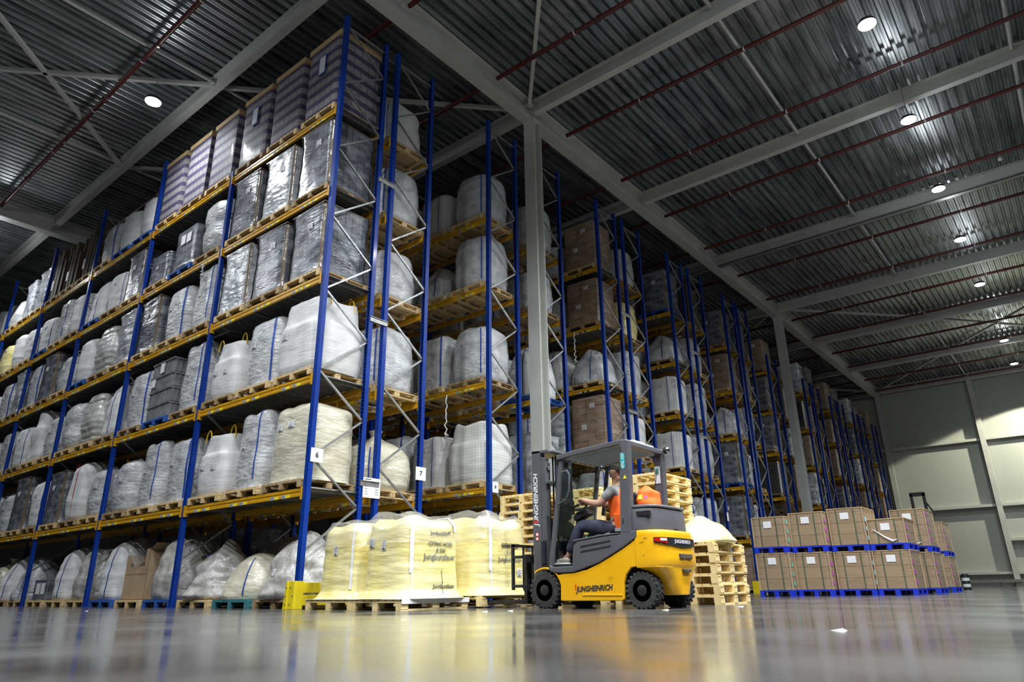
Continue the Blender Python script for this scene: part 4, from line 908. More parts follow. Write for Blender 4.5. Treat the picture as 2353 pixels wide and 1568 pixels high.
# ---------------------------------------------------------------- carton stacks on blue plastic pallets
def mk_bluepal():
    t = thing('plastic_pallet', '', 'pallet'); w, d = .82, 1.2
    MB().box(-w/2, w/2, -d/2, d/2, .11, .14, 'plastic_blue').build('top_deck', t)
    for x in (-w/2+.05, 0, w/2-.05):
        for y in (-d/2+.07, 0, d/2-.07): MB().box(x-.05, x+.05, y-.07, y+.07, .015, .11, 'plastic_blue').build('block', t)
        MB().box(x-.05, x+.05, -d/2, d/2, 0, .015, 'plastic_blue').build('skid_board', t)
    return t
def mk_cartstack(h, tape, side):
    def f():
        t = thing('carton_stack', '', 'load'); w, d = .80, 1.16
        fn = surf(w, d, h, 'square', hash_(tape+str(h)), nexp=22, big=.004, crease=.003, peak=0)
        surf_mesh(fn, 64, 30, 'carton', 'square').build('carton_block', t)
        for sx in (-1, 1):
            for sy in (-1, 1): MB().box(sx*w/2-.016, sx*w/2+.01, sy*d/2-.016, sy*d/2+.01, 0, h, 'card').build('edge_post', t)
        q = MB(); q.box(-w/2-.01, w/2+.01, -d/2-.01, d/2+.01, h-.01, h+.012, 'card_tan'); q.build('top_sheet', t)
        for x in (-.2, .2): MB().box(x-.008, x+.008, -d/2-.008, -d/2-.004, 0, h, 'strap_green').build('strapping_band', t)
        MB().box(-.12, .08, -d/2-.014, -d/2-.01, h-.26, h-.1, 'paper').build('paper_sheet', t)
        for k in range(int(h/.22)): MB().box(w/2+.006, w/2+.012, -d/2+.1, -d/2+.22, .1+k*.22, .2+k*.22, tape).build('corner_tape', t)
        if tape in ('tape_pink', 'tape_green') and (h > .86 or h < .58):
          q = MB(); q.tube([(-.3, -d/2-.02, .34), (-.05, -d/2-.02, .14), (.1, -d/2-.025, .05), (.2, -d/2-.02, .09)], [.006, .02, .03, .005], 'film_sheet', 5); q.build('film_twist', t)
        return t
    return f
cs = [(3.79, 11.62, .72, 'tape_green', 'leftmost, beside the yellow upright guard'), (4.61, 12.0, .80, 'tape_pink', 'second from the left'), (5.45, 12.38, .87, 'lab_cyan', 'third from the left'),
      (6.28, 12.55, .57, 'tape_pink', 'fourth from the left'), (6.42, 14.6, .93, 'tape_pink', 'fifth, tallest'), (6.2, 18.5, .84, 'tape_pink', 'rightmost')]
for i, (x, y, h2, tape, where) in enumerate(cs):
    z = 0; h1 = .86
    for lv_, h in ((0, h1), (1, h2)):
        wl = ('lower' if lv_ == 0 else 'upper')
        inst('bluepal', mk_bluepal, (x, y, z), 0, 'blue plastic pallet, %s, %s carton pile' % (wl, where), 'pallet', 'blue plastic pallets')
        o = inst('cs%.2f%s' % (h, tape), mk_cartstack(h, tape, 0), (x, y, z+.142), 0, 'brown cartons in film, %s load, %s pile' % (wl, where), 'load', 'brown carton loads on blue pallets'); o.name = 'carton_stack'
        z += .142+h+.014
# things along the far wall
t = thing('reach_truck_mast', 'black lift mast standing behind the carton stacks', 'mast', (4.6, 25.6, 0))
q = MB()
for x in (0, .45): q.box(x, x+.1, 0, .12, 0, 3.7, 'fk_dark'); q.build('mast_rail', t); q = MB()
MB().box(0, .55, 0, .12, 3.6, 3.75, 'fk_dark').build('cross_member', t); MB().box(0, .55, 0, .12, 3.0, 3.08, 'fk_dark').build('cross_member', t)
MB().bar((.5, .06, 3.4), (.8, .06, 2.8), .06, .06, 'fk_dark').build('stay', t); MB().box(-.1, .7, .1, 1.6, 0, .9, 'fk_dark').build('truck_body', t)
t = thing('warning_post', 'black and white striped round post beside the cartons', 'post', (5.95, 25.3, 0))
q = MB(); q.lathe([(.13, 0), (.13, .5), (.12, .56), (.05, .58)], (0, 0, 0), 'z', 'fk_dark', 20); q.build('post_body', t)
for z in (.10, .32): MB().lathe([(.133, 0), (.133, .11)], (0, 0, z), 'z', 'white_plastic', 20).build('white_band', t)
for i, (x, y, l) in enumerate(((6.39, 2.25, 'right of the forklift'), (8.85, -2.4, 'in the open floor foreground'), (4.38, .04, 'just before the front wheel'), (6.1, .76, 'before the rear wheel'), (-3.2, -1.9, 'before the nearest rack'), (4.22, -.25, 'left of the front wheel'))):
    t = MB(); t.add([(-.04, 0, .001), (.0, -.02, .001), (.05, .01, .001), (.02, .03, .012)], [(0, 1, 2, 3)], 'paper'); o = t.build('paper_scrap', None, (x, y, 0)); tag(o, 'tiny pale paper scrap on the floor, '+l, 'scrap', 'paper scraps on the floor')

# ---------------------------------------------------------------- forklift
FKX, FKY = 4.2, 1.0
fk = thing('forklift', 'yellow and grey electric counterbalance forklift lifting a yellow bag', 'forklift', (FKX, FKY, 0))
def fkp(mb, name, bevel=0, parent=None, sub=0): return mb.build(name, parent or fk, bevel=bevel, sub=sub)
WD = 1.05
def wheel(x, y0, y1, r, z, name):
    wd = y1-y0; s = 1 if y0 > .5 else -1     # outer side
    q = MB(); q.lathe([(r*.62, 0), (r*.93, 0), (r, wd*.16), (r, wd*.84), (r*.93, wd), (r*.62, wd)], (x, y0, z), 'y', 'rubber', 40)
    for k in range(22):
        a = 2*pi*k/22
        for (ya, yb, sh) in ((y0, y0+wd*.48, .07), (y1-wd*.48, y1, -.07)):
            p = Vector((x+cos(a)*r*.985, ya, z+sin(a)*r*.985)); p2 = Vector((x+cos(a+sh*2)*r*.985, yb, z+sin(a+sh*2)*r*.985))
            q.bar(p, p2, .034, .026, 'rubber', up=(cos(a), 0, sin(a)))
    w_ = fkp(q, 'wheel')
    o = y0 if s < 0 else y1
    q = MB(); q.lathe([(r*.6, .0), (r*.6, s*-.02), (r*.5, s*-.045), (r*.3, s*-.03), (r*.3, s*.0), (r*.16, s*.01)], (x, o, z), 'y', 'fk_dark', 28); q.build('wheel_rim', w_)
    for k in range(5):
        a = 2*pi*k/5+.3; MB().lathe([(.012, 0), (.012, s*.02)], (x+cos(a)*r*.4, o-s*.03, z+sin(a)*r*.4), 'y', 'galv', 6).build('wheel_nut', w_)
wheel(.0, 0.0, .19, .232, .232, 'w'); wheel(.0, WD-.19, WD, .232, .232, 'w')
wheel(1.47, .03, .19, .215, .215, 'w'); wheel(1.47, WD-.17, WD-.01, .215, .215, 'w')
def arc(cx, cz, r, a0, a1, n): return [(cx+r*cos(radians(a0+(a1-a0)*i/n)), cz+r*sin(radians(a0+(a1-a0)*i/n))) for i in range(n+1)]
# lower yellow chassis side panels
side = arc(0, .232, .268, 128, 12, 12)+[(.255, .10), (.30, .095), (1.20, .098), (1.225, .12), (1.235, .30), (1.27, .40), (1.345, .485), (1.45, .5), (1.462, .84)]+\
       [(1.36, .775), (1.256, .722), (1.07, .63), (.878, .548), (.68, .475), (.49, .445), (.30, .438)]+arc(0, .232, .296, 40, 128, 8)
for y0, y1 in ((.012, .06), (WD-.06, WD-.012)):
    q = MB(); q.prism(side, y0, y1, 'fk_yellow', 'y'); fkp(q, 'side_panel', .010)
q = MB(); q.prism([(.27, .13), (1.2, .13), (1.22, .3), (1.3, .45), (.6, .44), (.3, .40)], .06, WD-.06, 'fk_dark', 'y'); fkp(q, 'chassis')
q = MB(); q.prism([(.60, .16), (1.2, .155), (1.2, .175), (.66, .18)], .004, .014, 'fk_yellow', 'y'); fkp(q, 'panel_ridge', .003)
# grey cab side and seat box
grey = [(.075, .50), (.12, .462), (.25, .447), (.49, .452), (.878, .555), (1.256, .730), (1.462, .848), (1.468, .93), (1.235, .93), (1.232, .893), (.95, .876), (.66, .852), (.56, .835), (.505, .79), (.488, .70), (.474, .53), (.13, .525), (.11, .56)]
for y0, y1 in ((-.004, .09), (WD-.09, WD+.004)):
    q = MB(); q.prism(grey, y0, y1, 'fk_grey', 'y'); fkp(q, 'cab_side', .012)
q = MB()
for z in (.70, .765): q.prism([(.60, z-.012), (1.08, z+.045), (1.09, z+.068), (.63, z+.018)], -.008, .0, 'fk_dark', 'y')
fkp(q, 'louvre', .004)
q = MB(); q.prism([(.52, .84), (.95, .885), (1.22, .9), (1.22, .915), (.94, .905), (.5, .86)], -.012, .06, 'fk_grey', 'y'); fkp(q, 'side_ridge', .006)
q = MB(); q.box(-.10, .5, .08, WD-.08, .50, .56, 'fk_dark'); fkp(q, 'floor_plate')
q = MB(); q.box(.6, 1.3, .1, WD-.1, .45, .82, 'fk_dark'); fkp(q, 'seat_box', .02)
q = MB(); q.box(-.12, -.07, .09, WD-.09, .56, .90, 'plastic_dark'); q.box(-.07, .12, .58, WD-.12, .72, .92, 'plastic_dark'); fkp(q, 'front_console', .02)
q = MB(); q.prism([(.62, .82), (1.16, .82), (1.18, .90), (.70, .95), (.62, .93)], .28, .78, 'fk_dark', 'y'); sq = fkp(q, 'seat', .04)
q = MB(); q.prism([(1.12, .92), (1.26, .92), (1.36, 1.42), (1.30, 1.46), (1.24, 1.40)], .29, .77, 'fk_dark', 'y'); q.build('backrest', sq, bevel=.04)
q = MB(); q.tube([(.80, .25, .90), (.93, .25, .93)], .022, 'galv', 8); q.tube([(.55, .24, .90), (.57, .24, .905)], .012, 'teal', 8); q.build('seat_adjuster', sq)
# counterweight
def plan(z, ins=0.0, x0=1.43):
    xr = 1.80-ins; pts = [(x0, .006+ins*.3)]
    cy = [(.06, .006), (.16, .016), (.22, .05), (.27, .11), (.30, .25), (.31, .525), (.30, .80), (.27, .94), (.22, 1.0), (.16, 1.034), (.06, 1.044)]
    for (dx, yy) in cy: pts.append((xr-.31+dx+.02, .525+(yy-.525)*(1-ins*.8)))
    pts.append((x0, WD-.006-ins*.3)); return [(px, py, z) for px, py in pts]
def loft(rings, mat):
    mb = MB(); n = len(rings[0]); vs = [v for r in rings for v in r]
    fs = [(i*n+j, i*n+(j+1) % n, (i+1)*n+(j+1) % n, (i+1)*n+j) for i in range(len(rings)-1) for j in range(n)]
    fs += [tuple(range(n))[::-1], tuple((len(rings)-1)*n+j for j in range(n))]
    return mb.add(vs, fs, mat, True)
def tailring(z, a, b):
    xr = 1.812; xf = 1.60 if z < .4 else 1.60-.17*(z-.4)/.09
    pts = [(xf, a)]
    for u in (0, .04, .1, .2, .35, .5, .65, .8, .9, .96, 1): pts.append((xr-.10*(abs(2*u-1)**6)+.0*z, a+(b-a)*u))
    pts.append((xf, b)); return [(x, y, z) for x, y in pts]
q = loft([plan(.478, .004), plan(.50, -.004), plan(.52, -.010), plan(.60, -.012), plan(.70, 0), plan(.87, .0), plan(.915, .012), plan(.93, .035)], 'fk_yellow'); cw = fkp(q, 'counterweight', .006)
q = loft([tailring(z, a, b) for z, a, b in ((.155, .33, .70), (.17, .31, .72), (.28, .26, .78), (.36, .20, .84), (.42, .12, .92), (.465, .05, .99), (.49, .015, 1.035))], 'fk_yellow'); q.build('tail_block', cw, bevel=.008)
def rear(y, z, out=0.0):   # point on the rounded rear
    pl = plan(z, 0)
    for i in range(len(pl)-1):
        a, b = pl[i], pl[i+1]
        if a[1] <= y <= b[1] and b[1] > a[1]:
            u = (y-a[1])/(b[1]-a[1]); return Vector((a[0]+(b[0]-a[0])*u+out, y, z))
    return Vector((1.8+out, y, z))
def rpatch(y0, y1, zf0, zf1, mat, out, name, n=24):
    mb = MB(); vs = []
    for i in range(n+1):
        y = y0+(y1-y0)*i/n; u = i/n; vs += [rear(y, zf0(u), out)-Vector((0, out if y < .2 else 0, 0)), rear(y, zf1(u), out)-Vector((0, out if y < .2 else 0, 0))]
    mb.add(vs, [(2*i, 2*i+2, 2*i+3, 2*i+1) for i in range(n)], mat, True); return mb.build(name, cw)
rpatch(.022, 1.02, lambda u: .77-.055*(1-abs(2*u-1))**.6, lambda u: .835, 'fk_dark', .012, 'rear_band')
rpatch(.026, .17, lambda u: .785-.03*u, lambda u: .828, 'red', .016, 'tail_light'); rpatch(.88, 1.01, lambda u: .76+.03*u, lambda u: .828, 'red', .016, 'tail_light')
rpatch(.07, .16, lambda u: .792, lambda u: .822, 'white_plastic', .020, 'light_lens'); rpatch(.89, .96, lambda u: .792, lambda u: .822, 'white_plastic', .020, 'light_lens')
text_obj('maker_lettering', 'JUNGHEINRICH', .062, lambda u, v: tuple(rear(.52+u, .79+v, .02)), 'paper', cw, bold=.0015)
text_obj('maker_lettering', 'EFG 320', .04, lambda u, v: tuple(rear(.84+u*.6, .885+v, .004)), 'paper', cw)
for (y0, y1, z0, z1) in ((.40, .74, .585, .645), (.47, .68, .425, .465)):
    q = MB(); q.box(1.79, 1.848, y0, y1, z0, z1, 'card_dark'); q.build('vent_slot', cw, bevel=.008); q = MB(); q.box(1.81, 1.851, y0+.08, y0+.10, z0, z1, 'galv'); q.build('vent_pin', cw)
q = MB(); q.box(1.70, 1.78, .48, .56, .925, .96, 'fk_dark'); q.build('tow_pin', cw, bevel=.01)
for (x, z, a, b) in ((1.53, .62, .03, .004), (1.56, .83, .05, .003), (1.02, .38, .06, .003), (1.50, .78, .06, .002)):
    q = MB(); q.bar((x, -.001 if x < 1.2 else .002, z), (x+a, -.001 if x < 1.2 else .002, z+.01), .004, b, 'ink_grey'); q.build('scratch', cw)
# battery hood
hood = loft([[(p[0]*1, p[1], p[2]) for p in plan(.93, .07, 1.36)], plan(1.19, .085, 1.37), plan(1.205, .10, 1.37)], 'fk_grey'); hd = fkp(hood, 'battery_hood', .01)
loft([plan(1.208, .075, 1.36), plan(1.235, .075, 1.36), plan(1.248, .10, 1.38)], 'fk_grey').build('hood_lid', hd, bevel=.008)
q = MB(); q.box(1.47, 1.66, .028, .07, 1.10, 1.165, 'fk_dark'); q.build('handle_recess', hd, bevel=.01); q = MB(); q.box(1.46, 1.67, .024, .034, 1.155, 1.17, 'fk_grey'); q.build('handle', hd, bevel=.004)
# overhead guard
for y0, y1, nm in ((-.004, .10, 'n'), (WD-.10, WD+.004, 'f')):
    q = MB(); q.prism([(1.235, .90), (1.40, .90), (1.437, 2.085), (1.40, 2.105), (1.307, 2.10)], y0, y1, 'fk_grey', 'y'); rp = fkp(q, 'rear_pillar', .014)
    if nm == 'n':
        q = MB(); q.prism([(1.315, 1.93), (1.375, 1.915), (1.375, 1.74), (1.345, 1.70), (1.308, 1.75)], -.008, -.004, 'teal', 'y'); q.build('model_sticker', rp)
        text_obj('model_text', 'EFG 320', .055, lambda u, v: (1.345-v, -.010, 1.82+u), 'paper', rp, bold=.001)
        q = MB(); q.prism([(1.335, 1.585), (1.385, 1.585), (1.36, 1.635)], -.008, -.004, 'lab_yellow', 'y'); q.build('warning_sticker', rp)
        for z in (2.0, 1.975, 1.95, 1.08, 1.055, 1.03): MB().lathe([(.009, 0), (.009, -.004)], (1.32 if z > 1.5 else 1.29, -.004, z), 'y', 'fk_dark', 8).build('bolt', rp)
    else:
        MB().box(1.30, 1.38, y0-.008, y0-.002, 1.62, 1.86, 'paper').build('inspection_sheet', rp); MB().box(1.315, 1.365, y0-.011, y0-.008, 1.75, 1.83, 'tape_green').build('inspection_mark', rp)
    q = MB(); q.prism([(.285, 1.955), (.30, 2.025), (.50, 2.055), (1.33, 2.105), (1.33, 2.045), (.52, 1.99)], y0 if nm == 'n' else y0+.03, y1-.03 if nm == 'n' else y1, 'fk_grey', 'y'); fkp(q, 'roof_beam', .008)
    q = MB(); q.bar((.095, (y0+y1)/2, .49), (.33, (y0+y1)/2, 2.0), .05, .062, 'fk_grey', up=(1, 0, 0)); fkp(q, 'front_pillar', .01)
q = MB(); q.box(.27, .36, 0, WD, 1.97, 2.03, 'fk_grey'); fkp(q, 'roof_cross_bar', .008)
q = MB(); q.box(1.33, 1.43, .02, WD-.02, 2.02, 2.09, 'fk_grey'); fkp(q, 'roof_cross_bar', .01)
for k in range(7):
    y = .14+k*.128; q = MB(); q.bar((.33, y, 1.985), (1.36, y, 2.05), .02, .045, 'fk_grey'); fkp(q, 'roof_slat')
q = MB(); q.prism([(.40, 2.035), (1.30, 2.09), (1.30, 2.096), (.40, 2.041)], .08, WD-.08, 'glass', 'y'); fkp(q, 'roof_glass')
q = MB(); q.prism([(.13, .60), (.135, .60), (.335, 1.95), (.33, 1.95)], .07, WD-.07, 'glass', 'y'); fkp(q, 'windshield')
q = MB(); q.box(1.36, 1.42, .18, .5, 2.085, 2.12, 'white_plastic'); q.box(1.36, 1.42, .55, .75, 2.085, 2.11, 'white_plastic'); fkp(q, 'roof_rear_lamp_bar', .006)
q = MB(); q.tube([(.34, .02, 1.78), (.43, .02, 1.80), (.47, .02, 1.74), (.455, .02, 1.52), (.40, .02, 1.40), (.26, .02, 1.35)], .013, 'fk_grey', 8); fkp(q, 'grab_handle')
def lampb(x, y, z, r, s):
    q = MB(); q.lathe([(r*.4, -.05*s), (r*.9, -.03*s), (r, 0), (r, .015*s)], (x, y, z), 'x', 'fk_dark', 18); o = fkp(q, 'work_light')
    MB().lathe([(r*.93, .016*s), (r*.7, .035*s), (r*.1, .045*s)], (x, y, z), 'x', 'chrome', 18).build('light_lens', o)
lampb(1.50, .97, 2.07, .05, 1)
q = MB(); q.lathe([(.0, -.02), (.05, .0), (.062, .04), (.05, .07), (.01, .08)], (.44, .95, 1.90), 'z', 'chrome', 20); fkp(q, 'rear_view_mirror')
q = MB(); q.tube([(.42, .95, 1.98), (1.0, .95, 2.0)], .008, 'fk_dark', 6); fkp(q, 'mirror_stay')
q = MB(); q.bar((.40, .96, 1.25), (.52, .96, 1.95), .03, .05, 'fk_dark'); fkp(q, 'cab_strut')
# steering
q = MB(); q.bar((.30, .42, .90), (.38, .42, 1.20), .09, .12, 'fk_dark'); q.prism([(.30, 1.14), (.55, 1.22), (.50, 1.30), (.34, 1.26), (.28, 1.2)], .34, .50, 'fk_dark', 'y'); st = fkp(q, 'steering_column', .015)
ax = Vector((-.28, 0, .96)).normalized(); u1 = Vector((0, 1, 0)); u2 = ax.cross(u1).normalized(); cen = Vector((.43, .42, 1.345))
q = MB(); q.tube([cen+(u1*cos(2*pi*i/24)+u2*sin(2*pi*i/24))*.165 for i in range(24)], .016, 'fk_dark', 8, closed=True)
for a in (0, 2.1, 4.2): q.tube([cen-ax*.03, cen+(u1*cos(a)+u2*sin(a))*.16], .014, 'fk_dark', 6)
q.tube([cen-ax*.03, cen-ax*.14], .03, 'fk_dark', 10); q.build('steering_wheel', st)
# mast
for y0, y1 in ((.17, .29), (WD-.29, WD-.17)):
    q = MB(); q.prism([(-.30, .10), (-.15, .10), (-.145, 2.17), (-.30, 2.19)], y0, y1, 'fk_grey', 'y'); mr = fkp(q, 'outer_mast_rail', .006)
    if y0 < .5:
        text_obj('maker_lettering', 'JUNGHEINRICH', .105, lambda u, v: (-.232-v, y0-.003, 1.47+u), 'paper', mr, bold=.003, shear=.15)
        q = MB(); q.box(-.275, -.20, y0-.006, y0-.003, 1.14, 1.17, 'red_paint'); q.build('logo_flag', mr)
        for z in (.98, .92): MB().lathe([(.028, 0), (.028, -.003)], (-.225, y0, z), 'y', 'red_paint', 14).build('warning_disc', mr); MB().lathe([(.02, -.003), (.02, -.005)], (-.225, y0, z), 'y', 'paper', 14).build('warning_disc_centre', mr)
    q = MB(); q.prism([(-.145, .12), (-.06, .12), (-.06, 2.06), (-.145, 2.08)], y0+.01, y1-.02, 'fk_dark' if False else 'fk_grey', 'y'); fkp(q, 'inner_mast_rail', .004)
    q = MB(); q.tube([(-.10, y1+.03 if y0 < .5 else y0-.03, .2), (-.10, y1+.03 if y0 < .5 else y0-.03, 1.2)], .035, 'fk_dark', 12); cy_ = fkp(q, 'lift_cylinder'); MB().tube([(-.10, y1+.03 if y0 < .5 else y0-.03, 1.2), (-.10, y1+.03 if y0 < .5 else y0-.03, 2.0)], .02, 'chrome', 10).build('piston_rod', cy_)
q = MB(); q.box(-.30, .0, .17, WD-.17, 2.13, 2.18, 'fk_grey'); q.box(.0, .06, .25, WD-.25, 2.13, 2.17, 'fk_grey'); fkp(q, 'mast_head', .012)
q = MB(); q.box(-.16, -.02, .2, WD-.2, 1.68, 1.73, 'fk_grey'); fkp(q, 'mast_cross_member', .01); q = MB(); q.box(-.2, -.05, .2, WD-.2, .3, .42, 'fk_grey'); fkp(q, 'mast_cross_member', .01)
q = MB(); q.bar((-.14, .25, 2.05), (-.05, .25, 1.88), .06, .04, 'fk_grey'); q.bar((-.14, .25, 1.78), (-.05, .25, 1.92), .06, .04, 'fk_grey'); fkp(q, 'mast_bracket')
for y in (.40, .62):
    for dx in (0, .05): 
        q = MB(); q.tube([(-.08+dx, y, .7), (-.08+dx, y, 2.1)], .014, 'fk_dark', 8); fkp(q, 'hose')
q = MB(); q.box(.0, .02, .33, .75, .95, 1.95, 'plastic_dark'); fkp(q, 'hose_guard')
q = MB(); q.box(-.17, .1, .1, WD-.1, .17, .3, 'fk_dark'); fkp(q, 'axle')
# carriage, backrest and forks
cr = MB(); cr.box(-.44, -.38, .10, .95, .60, .70, 'fk_dark'); cr.box(-.44, -.38, .10, .95, .22, .31, 'fk_dark'); cr.box(-.38, -.26, .30, .36, .22, .72, 'fk_dark'); cr.box(-.38, -.26, .69, .75, .22, .72, 'fk_dark'); cg = fkp(cr, 'fork_carriage', .006)
q = MB(); q.box(-.60, -.57, .03, .08, .24, .86, 'fk_dark'); q.box(-.60, -.57, .97, 1.02, .24, .86, 'fk_dark'); q.box(-.60, -.57, .03, 1.02, .82, .86, 'fk_dark')
for y in (.06, .97):
    for z in (.27, .66): q.box(-.6, -.42, y-.02, y+.02, z, z+.04, 'fk_dark')
for y in (.3, .52, .74): q.box(-.60, -.58, y-.015, y+.015, .24, .84, 'fk_dark')
q.build('load_backrest', cg, bevel=.004)
for y in (.28, .77):
    q = MB(); q.prism([(-.52, .065), (-.52, .72), (-.47, .72), (-.47, .05), (-1.62, .072), (-1.64, .09), (-1.62, .095), (-.56, .105)][::1], y-.06, y+.06, 'fk_dark', 'y'); q.build('fork', cg)
# side lettering
text_obj('maker_lettering', 'JUNGHEINRICH', .092, lambda u, v: (.79+u*.84, .008, .245+v+u*.035), 'ink', fk, bold=.0035, shear=.22)
q = MB(); q.box(.50, .512, .006, .010, .235, .285, 'red_paint'); q.prism([(.493, .285), (.519, .285), (.506, .303)], .006, .010, 'red_paint', 'y'); fkp(q, 'logo_flag')

# ---------------------------------------------------------------- driver
dr = thing('person', 'person in orange vest and navy trousers driving the yellow forklift', 'person', (FKX, FKY, 0))
def skinned(name, verts, edges, rad, mat, root_i=0, sub=2, parent=None):
    me = bpy.data.meshes.new(name); me.from_pydata([Vector(v) for v in verts], edges, []); me.materials.append(M[mat])
    o = bpy.data.objects.new(name, me); C.objects.link(o); o.parent = parent or dr
    sk = o.modifiers.new('skin', 'SKIN'); sk.use_smooth_shade = True
    for i, r in enumerate(rad):
        v = me.skin_vertices[0].data[i]; v.radius = r if isinstance(r, tuple) else (r, r); v.use_root = (i == root_i)
    ss = o.modifiers.new('sub', 'SUBSURF'); ss.levels = sub; ss.render_levels = sub
    return o
Yc = .50
# body: pelvis, spine, neck, head, arms, legs, hands and fingers
V = []; Ed = []; R = []
def nv(p, r, par=None):
    V.append(p); R.append(r); i = len(V)-1
    if par is not None: Ed.append((par, i))
    return i
pel = nv((.99, Yc, 1.00), (.13, .15))
sp1 = nv((.99, Yc, 1.16), (.115, .14), pel); sp2 = nv((.965, Yc, 1.34), (.12, .155), sp1); sp3 = nv((.945, Yc, 1.49), (.10, .15), sp2)
nk = nv((.935, Yc, 1.60), .056, sp3); nk2 = nv((.925, Yc, 1.66), .056, nk)
h1 = nv((.920, Yc, 1.72), (.075, .062), nk2); h2 = nv((.925, Yc, 1.79), (.094, .074), h1); h3 = nv((.93, Yc, 1.84), (.078, .066), h2)
for s in (-1, 1):
    sh = nv((.945, Yc+s*.19, 1.50), .062, sp3); ua = nv((.90, Yc+s*.235, 1.43), .058, sh)
    el = nv((.82 if s < 0 else .80, Yc+s*.25, 1.335), .052, ua)
    fa = nv((.70, Yc+s*.21-.02, 1.345), .053, el)
    wr = nv((.575, Yc-.08+s*.16, 1.385), .036, fa); pm = nv((.53, Yc-.08+s*.15, 1.40), (.036, .046), wr)
    pe = nv((.485, Yc-.08+s*.15, 1.405), (.024, .040), pm)
    hip = nv((.88, Yc+s*.09, .98), .095, pel); th = nv((.66, Yc+s*.15, 1.04), .083, hip); kn = nv((.43, Yc+s*.2, 1.06 if s < 0 else 1.02), .062, th)
    ca = nv((.32, Yc+s*.2, .87), .056, kn); an = nv((.20, Yc+s*.2, .67), .037, ca); ft = nv((.11, Yc+s*.2, .615), (.035, .03), an)
body = skinned('person_body', V, Ed, R, 'skin', pel)
# separate fingers curled over the rim
for s in (-1, 1):
    hx, hy = .485, Yc-.08+s*.15
    for k in range(4):
        yy = hy-.033+k*.022; L1 = (.028, .034, .032, .024)[k]
        skinned('finger', [(hx+.012, yy, 1.412), (hx-.018, yy, 1.418), (hx-.018-L1*.7, yy, 1.398), (hx-.012-L1*.6, yy, 1.362), (hx+.008-L1*.3, yy, 1.345)], [(0, 1), (1, 2), (2, 3), (3, 4)], [.0105, .010, .0095, .0088, .0075], 'skin', 0, 2, body)
    ty = hy+s*-.04
    skinned('thumb', [(hx+.05, hy-s*.02, 1.395), (hx+.02, ty, 1.375), (hx-.01, ty+s*.004, 1.352), (hx-.03, ty+s*.012, 1.345)], [(0, 1), (1, 2), (2, 3)], [.014, .012, .0105, .009], 'skin', 0, 2, body)
# face
q = MB(); q.lathe([(.004, -.03), (.011, -.018), (.017, .0), (.013, .012)], (.832, Yc, 1.775), 'z', 'skin', 10); q.build('nose', body)
for s in (-1, 1):
    q = MB(); q.lathe([(.002, -.008), (.011, -.004), (.011, .004), (.002, .008)], (.852, Yc+s*.031, 1.795), 'x', 'white_plastic', 12); q.build('eye', body); MB().lathe([(.005, -.011), (.005, -.008)], (.852, Yc+s*.031, 1.795), 'x', 'hair', 8).build('iris', body)
    q = MB(); q.lathe([(.008, -.004), (.026, -.002), (.030, .006), (.020, .012), (.008, .006)], (.938, Yc+s*.075, 1.775), 'y', 'skin', 14); q.build('ear', body)
q = MB(); q.box(.838, .846, Yc-.024, Yc+.024, 1.737, 1.744, 'red_paint'); q.build('mouth', body, bevel=.003)
# hair cap
mb = MB(); vs = []; n = 24; m_ = 10
for i in range(m_+1):
    a = pi/2*(1-i/m_*1.25)
    for j in range(n):
        b = 2*pi*j/n; cx = cos(b); back = (cx+1)/2
        aa = pi/2-(pi/2-a)*(.55+.6*back)
        vs.append((.932+.097*cos(aa)*cx, Yc+.080*cos(aa)*sin(b), 1.803+.089*sin(aa)))
mb.add(vs, [(i*n+j, i*n+(j+1) % n, (i+1)*n+(j+1) % n, (i+1)*n+j) for i in range(m_) for j in range(n)], 'hair', True); mb.build('hair', dr)
# clothes
tv = [(.985, Yc, 1.06), (.985, Yc, 1.18), (.965, Yc, 1.36), (.945, Yc, 1.49), (.94, Yc, 1.57)]; te = [(0, 1), (1, 2), (2, 3), (3, 4)]; trr = [(.13, .155), (.125, .15), (.13, .165), (.112, .165), (.07, .075)]
for s in (-1, 1):
    b = len(tv); tv += [(.945, Yc+s*.19, 1.50), (.90, Yc+s*.237, 1.43), (.855, Yc+s*.247, 1.375)]; te += [(3, b), (b, b+1), (b+1, b+2)]; trr += [.074, .068, .066]
skinned('t_shirt', tv, te, trr, 'shirt')
skinned('orange_vest', [(.99, Yc, 1.03), (.99, Yc, 1.2), (.972, Yc, 1.36), (.955, Yc, 1.48), (.955, Yc, 1.55)], [(0, 1), (1, 2), (2, 3), (3, 4)], [(.185, .20), (.17, .195), (.172, .205), (.155, .215), (.10, .14)], 'orange_cloth')
q = MB(); n = 28
for z0, r1, r2, cx in ((1.15, .158, .178, .985), (1.225, .154, .174, .98)):
    vs = []
    for j in range(n):
        a = 2*pi*j/n
        for dz in (0, .045): vs.append((cx+r1*1.0*cos(a), Yc+r2*1.0*sin(a), z0+dz+.10*cos(a)))
    q.add(vs, [(2*j, 2*((j+1) % n), 2*((j+1) % n)+1, 2*j+1) for j in range(n)], 'reflect', True)
q.build('reflective_band', dr)
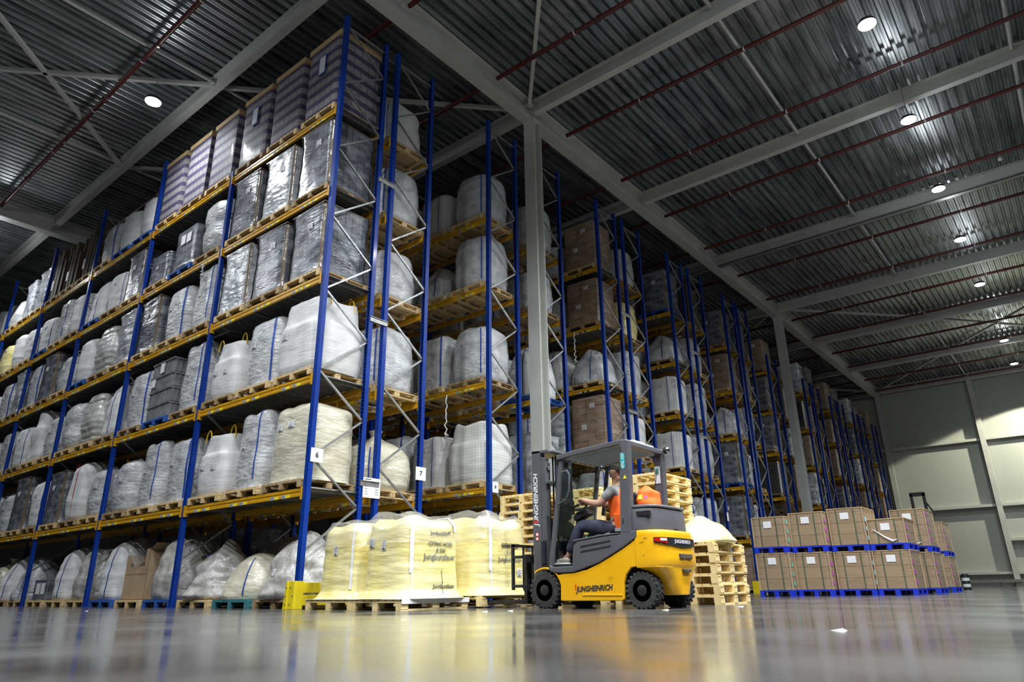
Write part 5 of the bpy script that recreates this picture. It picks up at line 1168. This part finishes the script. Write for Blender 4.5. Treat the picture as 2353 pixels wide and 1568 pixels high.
# loose vest tail hanging by the seat
fnv = MB(); vs = []; nn_ = 12
for i in range(nn_+1):
    for j in range(nn_+1):
        u, v = i/nn_, j/nn_; vs.append((.95+.12*u+.06*v+.012*sin(9*u+3*v), Yc-.19-.03*sin(3*u+2*v), 1.20-.23*v-.02*u))
fnv.add(vs, [(i*(nn_+1)+j, i*(nn_+1)+j+1, (i+1)*(nn_+1)+j+1, (i+1)*(nn_+1)+j) for i in range(nn_) for j in range(nn_)], 'orange_cloth', True); o = fnv.build('vest_tail', dr); sl = o.modifiers.new('s', 'SOLIDIFY'); sl.thickness = .006
MB().box(1.0, 1.10, Yc-.235, Yc-.225, .955, 1.0, 'reflect').build('vest_tail_band', dr)
lv_ = [(.99, Yc, 1.06), (.99, Yc, 1.0)]; le = [(0, 1)]; lr = [(.14, .165), (.145, .17)]
for s in (-1, 1):
    b = len(lv_); lv_ += [(.88, Yc+s*.09, .985), (.66, Yc+s*.15, 1.045), (.43, Yc+s*.2, 1.065 if s < 0 else 1.02), (.33, Yc+s*.2, .88), (.22, Yc+s*.2, .71)]; le += [(1, b), (b, b+1), (b+1, b+2), (b+2, b+3), (b+3, b+4)]; lr += [.12, .11, .092, .080, .068]
skinned('trousers', lv_, le, lr, 'trousers', 1)
for s in (-1, 1):
    yy = Yc+s*.2
    skinned('shoe', [(.21, yy-s*.01, .66), (.18, yy, .615), (.12, yy, .608), (.06, yy, .60), (.0, yy, .592)], [(0, 1), (1, 2), (2, 3), (3, 4)], [.046, (.046, .046), (.043, .048), (.036, .046), (.026, .038)], 'shoe')
    q = MB(); q.prism([(-.025, yy-.04), (.11, yy-.052), (.215, yy-.042), (.235, yy), (.215, yy+.042), (.11, yy+.052), (-.025, yy+.04), (-.04, yy)], .562, .585, 'sole', 'z'); q.build('shoe_sole', dr, bevel=.006)
# jacket over the backrest
fj = surf(.22, .40, .2, 'full', 21, nexp=2.4, big=.12, crease=.03, peak=.6)
t = thing('orange_jacket', 'orange jacket draped over the hood behind the driver', 'jacket', (FKX+1.50, FKY+.36, 1.252)); surf_mesh(fj, 40, 24, 'orange_cloth').build('jacket_cloth', t)
q = patch(fj, -2.0, -1.6, .35, .6, 'lab_yellow', .006); q.build('jacket_print', t); q = patch(fj, -1.35, -1.0, .4, .52, 'tape_pink', .006); q.build('jacket_print', t)
